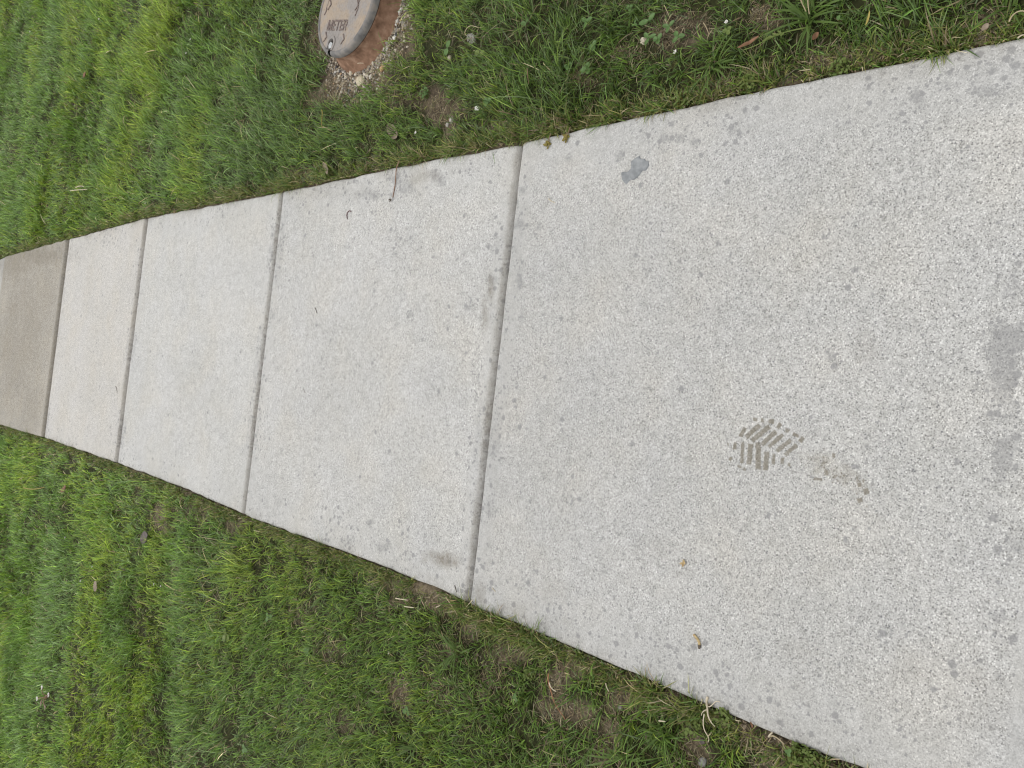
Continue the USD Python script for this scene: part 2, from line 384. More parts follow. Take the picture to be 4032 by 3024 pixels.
rust_mat = plain('rusty_iron', [(0.25, (0.10, 0.058, 0.038)), (0.40, (0.175, 0.102, 0.066)), (0.52, (0.25, 0.15, 0.10)), (0.66, (0.33, 0.215, 0.15)), (0.9, (0.42, 0.32, 0.24))], scale=34.0, rough=0.85, spec=0.25, detail=8.0, bump=0.5, bdist=0.0012, extra_scale=300.0)
lid_mat = usdkit.material(stage, '/World/Looks/weathered_lid', {
    'tc': ('texture_coordinate', {}),
    'n': ('noise_texture', {'scale': 9.0, 'detail': 6.0, 'roughness': 0.6}),
    'n2': ('noise_texture', {'scale': 110.0, 'detail': 5.0, 'roughness': 0.7}),
    'r': ('rgb_ramp', {'ramp': [(0.30, (0.235, 0.225, 0.218)), (0.44, (0.295, 0.272, 0.256)), (0.52, (0.345, 0.29, 0.235)), (0.60, (0.36, 0.295, 0.23)), (0.72, (0.30, 0.285, 0.275))]}),
    'r2': ('rgb_ramp', {'ramp': [(0.28, (0.45, 0.42, 0.40)), (0.40, (0.88, 0.87, 0.86)), (0.55, (1, 1, 1)), (0.75, (1.12, 1.12, 1.12))]}),
    'm': ('mix_color', {'blend_type': 'multiply', 'fac': 0.85, 'use_clamp': False}),
    'b': ('bump', {'strength': 0.5, 'distance': 0.001}),
    'p': ('principled_bsdf', {'roughness': 0.72, 'specular_ior_level': 0.35, 'metallic': 0.1})},
    [('tc.object', 'n.vector'), ('tc.object', 'n2.vector'), ('n.fac', 'r.fac'), ('n2.fac', 'r2.fac'), ('r.color', 'm.a'), ('r2.color', 'm.b'), ('m.result', 'p.base_color'), ('n2.fac', 'b.height'), ('b.normal', 'p.normal')], surface='p.BSDF')
rim_mat = plain('lid_rim_iron', [(0.3, (0.10, 0.098, 0.098)), (0.48, (0.165, 0.16, 0.157)), (0.6, (0.22, 0.205, 0.19)), (0.75, (0.27, 0.225, 0.195))], scale=30.0, rough=0.65, spec=0.4, detail=6.0, bump=0.4, bdist=0.001, extra_scale=200.0)
grime_mat = plain('grime_in_lettering', [(0.3, (0.095, 0.075, 0.075)), (0.52, (0.165, 0.130, 0.118)), (0.68, (0.30, 0.25, 0.21))], scale=120.0, rough=0.8)
bolt_mat = plain('zinc_bolt', [(0.3, (0.42, 0.44, 0.45)), (0.7, (0.62, 0.64, 0.65))], scale=90.0, rough=0.45, spec=0.5, metallic=0.6)
hole_mat = plain('dark_recess', [(0.3, (0.018, 0.017, 0.018)), (0.7, (0.04, 0.036, 0.034))], scale=60.0, rough=0.8)
mortar_mat = plain('grey_mortar', [(0.25, (0.15, 0.16, 0.17)), (0.5, (0.235, 0.25, 0.262)), (0.75, (0.33, 0.345, 0.355))], scale=70.0, rough=0.75, detail=6.0, bump=0.8, bdist=0.002, extra_scale=160.0)
mud_mat = usdkit.material(stage, '/World/Looks/dried_mud', {
    'geo': ('geometry', {}), 'mk': ('attribute', {'attribute': 'mask'}), 'sep': ('separate_color', {'color_type': 'rgb'}),
    'n': ('noise_texture', {'scale': 420.0, 'detail': 4.0, 'roughness': 0.75}),
    'n3': ('noise_texture', {'scale': 75.0, 'detail': 3.0}),
    'r': ('rgb_ramp', {'ramp': [(0.3, (0.145, 0.130, 0.102)), (0.7, (0.255, 0.235, 0.192))]}),
    'mxn': ('mix_float', {'fac': 0.62}),
    'ad': ('math', {'math_type': 'add'}),
    'a': ('map_range', {'from_min': 1.14, 'from_max': 1.74, 'to_min': 0.0, 'to_max': 0.95, 'clamp': True}),
    'p': ('principled_bsdf', {'roughness': 0.9, 'specular_ior_level': 0.2})},
    [('geo.position', 'n.vector'), ('geo.position', 'n3.vector'), ('n.fac', 'r.fac'), ('n3.fac', 'mxn.a'), ('n.fac', 'mxn.b'), ('mk.color', 'sep.color'),
     ('sep.r', 'ad.value1'), ('mxn.result', 'ad.value2'), ('ad.value', 'a.value'), ('a.result', 'p.alpha'), ('r.color', 'p.base_color')], surface='p.BSDF')

straw_mat = plain('dry_straw', [(0.3, (0.36, 0.29, 0.17)), (0.7, (0.58, 0.50, 0.34))], scale=60.0, rough=0.6, trans=0.15)
pale_straw_mat = plain('bleached_straw', [(0.3, (0.50, 0.43, 0.31)), (0.7, (0.74, 0.67, 0.52))], scale=60.0, rough=0.6, trans=0.15)
red_stem_mat = plain('reddish_stem', [(0.3, (0.24, 0.11, 0.055)), (0.7, (0.42, 0.22, 0.12))], scale=60.0, rough=0.6)
brown_stem_mat = plain('brown_stem', [(0.3, (0.17, 0.10, 0.065)), (0.7, (0.30, 0.19, 0.13))], scale=80.0, rough=0.6)
worm_mat = plain('worm_skin', [(0.3, (0.055, 0.018, 0.022)), (0.7, (0.12, 0.045, 0.048))], scale=200.0, rough=0.3, spec=0.6)
catkin_mat = plain('tan_husk', [(0.3, (0.26, 0.18, 0.085)), (0.55, (0.46, 0.35, 0.18)), (0.75, (0.62, 0.50, 0.28))], scale=160.0, rough=0.6)
dark_husk_mat = plain('dark_husk', [(0.3, (0.05, 0.042, 0.035)), (0.7, (0.13, 0.105, 0.08))], scale=200.0, rough=0.7)
brown_leaf_mat = plain('brown_leaf', [(0.3, (0.13, 0.062, 0.033)), (0.55, (0.22, 0.115, 0.062)), (0.75, (0.33, 0.19, 0.115))], scale=70.0, rough=0.6, trans=0.15)
tan_leaf_mat = plain('tan_leaf', [(0.3, (0.20, 0.155, 0.115)), (0.55, (0.29, 0.235, 0.18)), (0.75, (0.36, 0.30, 0.24))], scale=60.0, rough=0.65, trans=0.1)
dark_leaf_mat = plain('dark_leaf', [(0.3, (0.06, 0.048, 0.046)), (0.7, (0.13, 0.105, 0.10))], scale=70.0, rough=0.6)
yellow_leaf_mat = plain('yellowed_blade', [(0.3, (0.34, 0.28, 0.07)), (0.7, (0.5, 0.42, 0.13))], scale=60.0, rough=0.55, trans=0.25)
clover_mat = plain('clover_leaf', [(0.3, (0.085, 0.16, 0.045)), (0.5, (0.12, 0.215, 0.065)), (0.7, (0.17, 0.28, 0.10))], scale=60.0, rough=0.5, trans=0.25)
weed_mat = plain('weed_leaf', [(0.3, (0.10, 0.15, 0.03)), (0.5, (0.15, 0.205, 0.05)), (0.7, (0.21, 0.26, 0.075))], scale=70.0, rough=0.5, trans=0.25)
olive_mat = plain('olive_flower_head', [(0.3, (0.17, 0.14, 0.03)), (0.5, (0.27, 0.225, 0.06)), (0.7, (0.38, 0.31, 0.10))], scale=250.0, rough=0.6, trans=0.15)
coarse_mat = plain('coarse_grass', [(0.3, (0.065, 0.115, 0.022)), (0.5, (0.095, 0.155, 0.034)), (0.7, (0.135, 0.205, 0.052))], scale=40.0, rough=0.42, trans=0.25)
white_mat = plain('white_petal', [(0.3, (0.66, 0.64, 0.60)), (0.7, (0.82, 0.81, 0.78))], scale=150.0, rough=0.6, trans=0.2)
fluff_mat = plain('seed_fluff', [(0.3, (0.55, 0.54, 0.5)), (0.7, (0.75, 0.74, 0.7))], scale=150.0, rough=0.8, trans=0.35)

# ---------------------------------------------------------------- large structure: pavement slabs
HALF = 0.61
JOINTS = [-2.32, -1.07, 0.18, 1.432, 2.676, 4.001, 5.209, 6.66, 7.95, 9.2]      # along the path; the photograph shows the ones from 1.432 to 6.66
SLAB_Z = [0.0, 0.0, 0.0, -0.005, -0.008, -0.004, 0.004, -0.004, 0.0]
GAPS = {3: 0.0055, 4: 0.0075, 5: 0.011, 6: 0.016, 7: 0.010}
SLAB_MAT = [0, 0, 0, 1, 2, 3, 4, 5, 5]
pav = UsdGeom.Xform.Define(stage, '/World/pavement')
tag(pav, 'pale grey concrete pavement of square slabs between the two lawns', 'pavement', kind='structure')

# smooth grey spots where the surface has worn or been patched: place in the photograph, half sizes, strength
GREY = [(3960, 1500, 60, 170, .50), (3990, 1330, 45, 60, .5), (3950, 1800, 55, 90, .52), (3985, 1120, 40, 70, .35), (4000, 2150, 50, 60, .4), (3955, 2480, 60, 60, .38), (3930, 2420, 45, 40, .4), (3880, 2030, 50, 30, .3),
        (3780, 330, 90, 28, .34), (3880, 360, 80, 30, .36), (3610, 378, 26, 30, .5), (3700, 300, 60, 20, .28), (3990, 310, 40, 25, .25), (3290, 480, 36, 18, .42), (3230, 465, 20, 14, .36), (3120, 460, 18, 14, .36),
        (2620, 545, 20, 18, .45), (2670, 548, 24, 16, .42), (2745, 558, 26, 20, .46), (2615, 595, 14, 12, .42), (2880, 520, 22, 16, .40), (2960, 480, 24, 16, .36), (2240, 620, 18, 14, .42), (2275, 630, 10, 10, .4), (2440, 615, 18, 12, .4), (2365, 645, 18, 12, .38),
        (2060, 755, 22, 18, .48), (2045, 885, 24, 20, .46), (2120, 895, 18, 18, .32), (2052, 825, 20, 40, .25), (2108, 930, 14, 14, .36), (2045, 1110, 14, 50, .42), (2030, 1020, 22, 60, .25), (2050, 1250, 12, 12, .44), (1990, 1190, 24, 70, .25), (1960, 1380, 22, 90, .27), (2020, 1430, 20, 80, .2), (1940, 1600, 24, 90, .25),
        (1940, 1110, 18, 26, .4), (1950, 950, 26, 60, .26), (1930, 1260, 26, 60, .24), (1880, 1500, 26, 90, .27), (1870, 1800, 24, 90, .26), (1850, 2000, 24, 90, .22),
        (1270, 745, 60, 14, .30), (1380, 715, 70, 16, .34), (1560, 705, 40, 26, .40), (1600, 740, 50, 26, .40), (1460, 765, 60, 24, .40), (1530, 765, 30, 22, .42), (1720, 690, 40, 24, .38), (1740, 720, 18, 14, .4), (1850, 670, 40, 20, .30), (1200, 790, 60, 14, .24),
        (1695, 838, 10, 10, .42), (1360, 975, 14, 12, .38), (1545, 905, 16, 12, .32), (1610, 1230, 14, 14, .36), (1660, 1220, 12, 12, .34), (1500, 1170, 30, 30, .22), (1580, 1000, 40, 60, .18), (1700, 1080, 14, 14, .35), (1835, 1210, 14, 14, .4),
        (1850, 1190, 20, 20, .3), (1450, 2055, 14, 14, .44), (1485, 2070, 10, 10, .36), (1380, 2130, 40, 24, .34), (1490, 2150, 50, 26, .36), (1290, 2090, 40, 20, .30), (1680, 2240, 30, 30, .28), (1560, 2190, 40, 24, .28), (1200, 2040, 40, 18, .28), (1100, 1980, 40, 18, .22),
        (1000, 1740, 24, 20, .3), (960, 1770, 14, 40, .28), (1030, 1650, 16, 60, .18), (1530, 1600, 16, 14, .26), (1500, 1720, 16, 12, .24), (2240, 1960, 30, 18, .30), (2080, 2000, 14, 10, .26), (2030, 2040, 16, 12, .32), (2210, 1690, 14, 12, .36), (2390, 2120, 18, 14, .3), (2370, 2255, 34, 16, .32), (2010, 1600, 18, 22, .28), (2000, 1700, 20, 22, .24), (1940, 1790, 16, 20, .3),
        (2550, 1070, 12, 14, .4), (2330, 1310, 12, 10, .38), (3270, 1400, 22, 20, .36), (3320, 1170, 24, 16, .26), (3300, 1440, 16, 16, .30), (2150, 1430, 16, 12, .30), (2470, 1120, 14, 12, .3), (2850, 930, 18, 16, .28), (2490, 1000, 26, 20, .2),
        (3480, 2480, 24, 16, .26), (3560, 2880, 30, 20, .26), (3220, 2760, 30, 18, .22), (2500, 2480, 30, 20, .26), (2640, 2560, 20, 16, .26), (3750, 2650, 40, 30, .2), (2290, 2640, 30, 14, .22), (2560, 2740, 30, 14, .20)]
BROWN = [(110, 1250, 50, 200, .34), (190, 1150, 34, 120, .26), (60, 1400, 60, 160, .38), (120, 1600, 40, 90, .28), (60, 1220, 30, 60, .4), (1735, 2200, 46, 22, .62), (1770, 2215, 30, 18, .45), (1700, 2185, 30, 16, .4), (60, 1040, 70, 60, .5), (150, 1010, 90, 34, .55), (70, 1100, 40, 120, .28), (30, 1500, 60, 120, .22), (1640, 700, 40, 22, .26), (1690, 690, 30, 18, .22), (1250, 755, 160, 22, .12),
         (3420, 1380, 40, 60, .14), (3150, 2560, 60, 40, .10), (3560, 2640, 60, 60, .12), (3880, 2750, 90, 120, .14), (2560, 2170, 60, 40, .10), (2160, 2330, 60, 30, .14), (1905, 1230, 12, 60, .45), (1925, 1130, 10, 50, .5), (1890, 2350, 20, 40, .35), (2010, 2400, 70, 22, .22), (2150, 2450, 60, 20, .2), (240, 1000, 20, 40, .3)]


def blobs(x, y, lst, seed):
    x = x + warp(x, y)
    px, py = seen_at(np.stack([x, y, np.zeros_like(x)], -1))
    px, py = np.nan_to_num(px, nan=-9e3), np.nan_to_num(py, nan=-9e3)
    wx = (fbm2(x, y, 28.0, 3, seed) - 0.5) * 1.5
    out = np.zeros_like(x)
    for bx, by, rx, ry, s in lst:
        d = np.hypot((px - bx) / (rx * 1.45), (py - by) / (ry * 1.45)) + wx
        out = np.maximum(out, s * 1.35 * smooth(1.4, 0.1, d))
    return out


def line_coords(a, b, near, far):
    """1 cm steps with the rounded ends of a tooled edge resolved."""
    steps_a = np.array([0, .03, .12, .3, .55, .8, 1.0]) * near
    steps_b = np.array([0, .03, .12, .3, .55, .8, 1.0]) * far
    mid = np.linspace(a + near, b - far, int(round((b - a) / 0.0095)))
    return np.concatenate([a + steps_a[:-1], mid, (b - steps_b[:-1])[::-1]])


def drop(d, r, depth):
    t = np.clip(1 - d / r, 0, 1)
    return depth * (1 - np.sqrt(np.maximum(0, 1 - t * t)))


def slab_top(x, y):
    """Height of the pavement's surface, for whatever lies on it."""
    i = np.clip(np.searchsorted(JOINTS, y) - 1, 0, len(SLAB_Z) - 1)
    return np.array(SLAB_Z)[i] + 0.0016 * (fbm2(np.asarray(x, float), np.asarray(y, float), 5.0, 2, 3) - 0.5)


for i in range(len(JOINTS) - 1):
    gap = GAPS.get(i + 1, 0.003)
    gap0 = GAPS.get(i, 0.003)
    y0, y1 = JOINTS[i] + gap0, JOINTS[i + 1] - gap
    NR, FR, SR = 0.020, 0.005, 0.009                        # rounding of the edge towards the viewer, the far edge and the long sides
    xs, ys = line_coords(-HALF, HALF, SR, SR), line_coords(y0, y1, NR, FR)
    Xg, Yg = np.meshgrid(xs, ys, indexing='ij')
    z = 0.0016 * (fbm2(Xg, Yg, 5.0, 2, 3) - 0.5) + SLAB_Z[i]
    z = z - drop(Yg - y0, NR, 0.018) - drop(y1 - Yg, FR, 0.007) - drop(HALF - np.abs(Xg), SR, 0.010)
    edge = np.minimum(np.minimum(Yg - y0, y1 - Yg), HALF - np.abs(Xg))
    z = z - 0.0012 * smooth(0.012, 0.0, edge) * (fbm2(Xg, Yg, 90.0, 2, 11))
    # faint line of the edging tool, 4-5 cm in from the joints
    for d in (Yg - y0, y1 - Yg):
        dd = 0.052 + 0.003 * fbm2(Xg, Yg, 6.0, 2, 5)
        z = z - 0.0011 * np.exp(-((d - dd) / 0.003) ** 2) * smooth(0.35, 0.6, fbm2(Xg, Yg, 4.0, 2, 21 + i))
    wob = (fbm2(Xg, Yg, 9.0, 4, 31) - 0.5) * 0.017 * smooth(0.05, 0.0, HALF - np.abs(Xg)) * np.sign(Xg)
    wob2 = (fbm2(Xg, Yg, 22.0, 3, 32) - 0.5) * 0.004 * (smooth(0.04, 0.0, y1 - Yg) - smooth(0.04, 0.0, Yg - y0))
    V = np.stack([Xg + wob + warp(Xg, Yg), Yg + wob2, z], -1)
    nx, ny = len(xs), len(ys)
    idx = np.arange(nx * ny).reshape(nx, ny)
    quads = np.stack([idx[:-1, :-1].ravel(), idx[1:, :-1].ravel(), idx[1:, 1:].ravel(), idx[:-1, 1:].ravel()], 1)
    top = V.reshape(-1, 3)
    rim = np.concatenate([idx[:, 0], idx[-1, 1:], idx[-2::-1, -1], idx[0, -2:0:-1]])
    low = top[rim].copy()
    low[:, 2] = -0.10
    n0, k = len(top), len(rim)
    a = np.arange(k)
    b = (a + 1) % k
    wall = np.stack([rim[a], n0 + a, n0 + b, rim[b]], 1)
    allv, allf = np.vstack([top, low]), np.vstack([quads, wall])
    gx, gy = Xg.ravel(), Yg.ravel()
    inview = (gy > 0.0) & (gy < 7.5)
    grey, brown = np.zeros(len(gx)), np.zeros(len(gx))
    if y1 > 0.1 and y0 < 7:
        grey, brown = blobs(gx, gy, GREY, 7), blobs(gx, gy, BROWN, 8)
    e = edge.ravel()
    dj = np.minimum((Yg - y0).ravel(), (y1 - Yg).ravel())
    ds = HALF - np.abs(gx)
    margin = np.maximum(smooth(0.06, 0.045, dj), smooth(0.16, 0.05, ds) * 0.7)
    brown = np.maximum(brown, smooth(0.026, 0.010, (Yg - y0).ravel()) * (0.34 + 0.30 * fbm2(gx, gy, 14.0, 3, 41)))  # dirt on the rounded joint edge, with the groove's shade painted in
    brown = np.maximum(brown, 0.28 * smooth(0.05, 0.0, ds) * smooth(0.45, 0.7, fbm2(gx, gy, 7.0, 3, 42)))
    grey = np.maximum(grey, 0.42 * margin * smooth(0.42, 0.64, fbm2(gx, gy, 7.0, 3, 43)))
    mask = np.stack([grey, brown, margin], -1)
    lowmask = np.tile([[0.0, 0.55, 1.0]], (k, 1))
    allm = np.vstack([mask, lowmask])
    tri = np.vstack([allf[:, [0, 1, 2]], allf[:, [0, 2, 3]]])
    fn = np.cross(allv[tri[:, 1]] - allv[tri[:, 0]], allv[tri[:, 2]] - allv[tri[:, 0]])
    vn = np.zeros_like(allv)
    for c in range(3):
        np.add.at(vn, tri[:, c], fn)
    vn /= np.linalg.norm(vn, axis=1, keepdims=True) + 1e-15
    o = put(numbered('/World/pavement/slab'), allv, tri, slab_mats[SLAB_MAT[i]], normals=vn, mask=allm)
    if i == 6:
        tag(o, label='old beige stained slab at the far end')

# ---------------------------------------------------------------- the meter cover's place (needed by the ground and the grass)
MC = np.array([1.1774, 2.2700])
RING_B, LID_R, LID_Z = 0.191, 0.1695, 0.066

# bare places in the lawn: place in the photograph, half sizes, strength, paleness of the soil
BARE = [(1735, 415, 75, 75, .95, .25), (1760, 470, 40, 60, .8, .3), (1600, 400, 60, 30, .4, .2), (1330, 330, 75, 60, 1.0, .45), (1290, 385, 55, 40, .9, .4), (1400, 400, 70, 40, .5, .3), (1470, 300, 70, 70, 1.0, .5), (1580, 130, 50, 90, .85, .35), (1245, 150, 25, 60, .7, .3),
        (1990, 500, 40, 16, .9, .2), (3250, 235, 70, 35, .95, .2), (3350, 245, 50, 24, .7, .25), (3890, 100, 70, 60, .85, .25), (3860, 165, 60, 24, .9, .3), (3030, 85, 45, 40, .75, .15), (2700, 120, 90, 50, .7, .3), (2640, 160, 50, 40, .6, .1), (2480, 230, 60, 30, .45, .1), (2850, 350, 40, 20, .7, .15), (2810, 385, 60, 18, .8, .2), (2320, 310, 40, 40, .4, .2),
        (1190, 690, 60, 22, .8, .3), (1060, 740, 40, 12, .8, .1), (900, 770, 60, 20, .5, .3), (560, 620, 60, 40, .4, .3), (570, 700, 30, 40, .5, .3), (330, 790, 40, 30, .5, .3), (290, 420, 40, 50, .3, .3), (70, 610, 60, 50, .45, .3), (3450, 225, 60, 20, .6, .2), (2200, 520, 60, 14, .75, .1),
        (640, 2030, 40, 50, .85, .5), (660, 2080, 30, 30, .7, .5), (800, 2050, 26, 40, .8, .6), (780, 2010, 60, 26, .55, .5), (930, 2060, 60, 40, .65, .6), (560, 1960, 40, 40, .4, .3), (230, 1790, 90, 30, .4, .4), (700, 2270, 40, 60, .4, .5), (740, 2340, 40, 60, .35, .6), (460, 2260, 30, 40, .3, .3),
        (1620, 2320, 70, 22, 1.0, .95), (1720, 2370, 60, 26, 1.0, .95), (1560, 2295, 40, 20, .9, .9), (1775, 2410, 40, 26, .95, .95), (1830, 2480, 60, 50, .85, .6), (1600, 2370, 60, 26, .6, .5), (1800, 2560, 40, 40, .6, .3), (2000, 2580, 70, 40, .75, .6), (2240, 2640, 60, 26, .9, .8), (2190, 2680, 40, 50, .7, .6), (2180, 2770, 50, 50, .85, .45), (2300, 2790, 70, 40, .95, .45), (2440, 2770, 75, 60, 1.0, .75), (2470, 2720, 60, 30, .9, .8), (2420, 2880, 50, 80, .95, .7), (2400, 2960, 50, 50, .9, .6),
        (1580, 2690, 40, 60, .75, .5), (1600, 2760, 36, 40, .6, .5), (2700, 2740, 90, 26, .95, .85), (2650, 2720, 50, 20, .9, .85), (2720, 2930, 40, 70, .8, .6), (2760, 2990, 50, 50, .75, .5), (2960, 2860, 50, 26, .9, .6), (3060, 2910, 60, 26, .9, .6), (3030, 2990, 40, 50, .7, .3), (3330, 3000, 60, 30, .9, .6), (3200, 2960, 50, 20, .6, .5), (2480, 2650, 60, 20, .8, .8), (2560, 2660, 40, 20, .8, .8),
        (1360, 2860, 50, 60, .4, .4), (1500, 2300, 40, 20, .5, .4), (1330, 2560, 60, 40, .35, .3), (1750, 2700, 60, 40, .4, .2), (1950, 2700, 60, 60, .4, .2), (1200, 2420, 60, 40, .3, .4)]


def bare_at(x, y):
    x = x + warp(x, y)
    px, py = seen_at(np.stack([x, y, np.zeros_like(x)], -1))
    px, py = np.nan_to_num(px, nan=-9e3), np.nan_to_num(py, nan=-9e3)
    w = (fbm2(x, y, 16.0, 4, 51) - 0.5) * 2.4
    b, pale = np.zeros_like(x), np.zeros_like(x)
    for bx, by, rx, ry, s, p in BARE:
        d = np.hypot((px - bx) / rx, (py - by) / ry) + w
        k = s * smooth(1.5, 0.5, d)
        pale = np.where(k > b, p, pale)
        b = np.maximum(b, k)
    return b, pale


def ground_z(x, y):
    ax = np.abs(x)
    rise = -0.021 + 0.014 * smooth(0.42, 0.55, fbm2(x, y, 5.0, 2, 64)) * smooth(0.60, 0.63, ax) + 0.019 * smooth(0.62, 0.80, ax)
    n = (fbm2(x, y, 3.0, 3, 61) - 0.5) * 0.03 * smooth(0.7, 1.3, ax) + (fbm2(x, y, 24.0, 3, 62) - 0.5) * 0.008
    zz = rise + n
    zz = np.where(ax < HALF - 0.002, np.minimum(zz, -0.022 - 0.03 * smooth(0.61, 0.58, ax)), zz)
    d = np.hypot(x - MC[0], y - MC[1])
    k = smooth(0.42, 0.24, d)
    zz = zz * (1 - k) + (-0.020 + (fbm2(x, y, 40.0, 2, 63) - 0.5) * 0.006) * k
    far = smooth(12, 60, np.hypot(x, y))
    return zz * (1 - far)


def axis(fine_a, fine_b, fine, steps):
    mid = np.arange(fine_a, fine_b + 1e-9, fine)
    hi, lo = [fine_b], [fine_a]
    for end, st in steps:
        while hi[-1] < end:
            hi.append(hi[-1] + st)
        while lo[-1] > -end:
            lo.append(lo[-1] - st)
    return np.concatenate([lo[:0:-1], mid, hi[1:]])


gxs = axis(-1.7, 1.7, 0.0125, [(4, 0.05), (12, 0.6), (60, 6), (400, 60)])
gys = axis(0.0, 3.6, 0.0125, [(9, 0.05), (16, 0.6), (60, 6), (400, 60)])
Xg, Yg = np.meshgrid(gxs, gys, indexing='ij')
Zg = ground_z(Xg, Yg)
barev, palev = bare_at(Xg, Yg)
farv = smooth(5.0, 9.5, np.hypot(Xg, Yg - 3.5))
ring = smooth(0.36, 0.26, np.hypot(Xg - MC[0], Yg - MC[1]))
edge_strip = smooth(0.645, 0.618, np.abs(Xg))
openv = np.maximum(np.maximum(barev, ring), edge_strip * 0.8)
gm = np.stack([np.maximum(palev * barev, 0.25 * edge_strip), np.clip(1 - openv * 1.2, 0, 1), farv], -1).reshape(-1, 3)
idx = np.arange(Xg.size).reshape(Xg.shape)
gq = np.stack([idx[:-1, :-1].ravel(), idx[1:, :-1].ravel(), idx[1:, 1:].ravel(), idx[:-1, 1:].ravel()], 1)
gtri = np.vstack([gq[:, [0, 1, 2]], gq[:, [0, 2, 3]]])
gv = np.stack([Xg + warp(Xg, Yg), Yg, Zg], -1).reshape(-1, 3)
gn = np.stack([-np.gradient(Zg, gxs, axis=0), -np.gradient(Zg, gys, axis=1), np.ones_like(Zg)], -1).reshape(-1, 3)
gn /= np.linalg.norm(gn, axis=1, keepdims=True)
o = put('/World/ground', gv, gtri, soil, normals=gn, mask=gm)
tag(o, 'brown soil under the lawns, bare in patches beside the pavement', 'ground', kind='structure')

# ---------------------------------------------------------------- water meter cover
tilt = np.array([0.0186, -0.0011, 1.0])
tilt /= np.linalg.norm(tilt)


def on_lid(dx, dy, dz=0.0):
    """Point above the lid's face at an offset from its centre."""
    return np.array([MC[0] + dx + tilt[0] * (LID_Z + dz), MC[1] + dy, LID_Z + dz - tilt[0] * dx])


def revolve(profile, sides=96):
    p = np.array(profile)
    ang = np.arange(sides) * 2 * np.pi / sides
    v = np.stack([p[:, None, 0] * np.cos(ang), p[:, None, 0] * np.sin(ang), np.broadcast_to(p[:, None, 1], (len(p), sides))], -1).reshape(-1, 3)
    f = []
    for i in range(len(p) - 1):
        a = i * sides + np.arange(sides)
        b = i * sides + (np.arange(sides) + 1) % sides
        f.append(np.stack([a, b, b + sides], 1))
        f.append(np.stack([a, b + sides, a + sides], 1))
    return v, np.vstack(f)


def tilted(v):
    v = np.asarray(v, float).copy()
    zz = v[:, 2].copy()
    v[:, 2] = zz - tilt[0] * v[:, 0] - tilt[1] * v[:, 1]
    v[:, 0] += MC[0] + tilt[0] * zz
    v[:, 1] += MC[1] + tilt[1] * zz
    return v


meter = Thing('water_meter_cover', 'round iron water meter cover with rusty ring and lettered lid, in the lawn', 'meter cover', (MC[0], MC[1], -0.02))
# the ring flares towards the ground
ring_prof = [(0.150, 0.040), (0.168, 0.040), (0.1685, 0.034), (0.1675, 0.026), (0.1685, 0.018), (0.174, 0.006), (0.181, -0.006), (0.1915, -0.018), (0.196, -0.030), (0.198, -0.10)]
v, f = revolve(ring_prof, 96)
meter.part('ring', (tilted(v), f), rust_mat, smooth=30)
# lid: a thick rounded rim around a slightly sunken face with a keyhole notch open to the pavement side
NOTCH = np.array([-0.918, 0.396])
sides = 160
ang = np.arange(sides) * 2 * np.pi / sides
rim_prof = [(0.1645, 0.040), (0.1690, 0.043), (0.1705, 0.049), (0.1695, 0.057), (0.1660, 0.0635), (0.1610, 0.0662), (0.1570, 0.0664), (0.1545, 0.0650), (0.1535, 0.0632)]
v, f = revolve(rim_prof, sides)
v[:, 2] += 0.0006 * (meshkit.noise(v * 90) - 0.5)
# open the rim at the notch
a0 = math.atan2(NOTCH[1], NOTCH[0])
cent = v[f].mean(1)
aa = np.angle(np.exp(1j * (np.arctan2(cent[:, 1], cent[:, 0]) - a0)))
keep = np.abs(aa) * 0.165 > 0.0075
meter.part('lid_rim', (tilted(v), f[keep]), rim_mat, smooth=40)
from shapely import contains_xy
from shapely.geometry import Point, LineString, Polygon
disc = Point(0, 0).buffer(0.1548, 64)
key_c = np.array([-0.118, 0.060])
key = LineString([key_c, NOTCH * 0.2]).buffer(0.0075).union(Point(*key_c).buffer(0.0165, 24)).union(LineString([key_c, key_c + NOTCH * 0.018]).buffer(0.0145))
face = disc.difference(key)
lid_m = trimesh.creation.extrude_polygon(face, 0.018, engine='earcut')
lid_m.apply_translation([0, 0, 0.0632 - 0.018])
lid_path = meter.part('lid', (tilted(lid_m.vertices), np.array(lid_m.faces)), lid_mat)
# raised boss around the keyhole
boss = key.buffer(0.0085).difference(key).intersection(Point(0, 0).buffer(0.153, 64)).intersection(Point(*(key_c - NOTCH * 0.008)).buffer(0.034))
bm = trimesh.util.concatenate([trimesh.creation.extrude_polygon(g, 0.0035, engine='earcut') for g in getattr(boss, 'geoms', [boss])])
bm.apply_translation([0, 0, 0.0630])
meter.part('keyhole_boss', (tilted(bm.vertices), np.array(bm.faces)), lid_mat, parent=lid_path)
# floor of the keyhole and the five-sided bolt in it
v, f = revolve([(0.0, 0.0452), (0.150, 0.0452), (0.150, 0.041)], 64)
meter.part('keyhole_floor', (tilted(v), f), hole_mat, parent=lid_path)
pent = trimesh.creation.cylinder(radius=0.0125, height=0.020, sections=5)
pent.apply_translation([-0.123, 0.064, 0.054])
meter.part('bolt', (tilted(pent.vertices), np.array(pent.faces)), bolt_mat, parent=lid_path)
# lettering, reading towards the viewer's right in the photograph
RD, UP = np.array([-0.245, -0.9695]), np.array([0.9695, -0.245])


def lid_flat(mesh, origin, sx=1.0, sy=1.0, z=0.0630):
    v = np.array(mesh.vertices)
    xy = np.array(origin) + v[:, :1] * sx * RD + v[:, 1:2] * sy * UP
    return tilted(np.column_stack([xy, v[:, 2] + z])), np.array(mesh.faces)


word = meshkit.text_mesh('METER', 0.032, depth=0.0022, bold=True)
w = np.ptp(word.vertices[:, 0])
meter.part('lettering', lid_flat(word, (-0.0605, 0.104), sx=0.127 / w, sy=1.05), grime_mat, parent=lid_path)


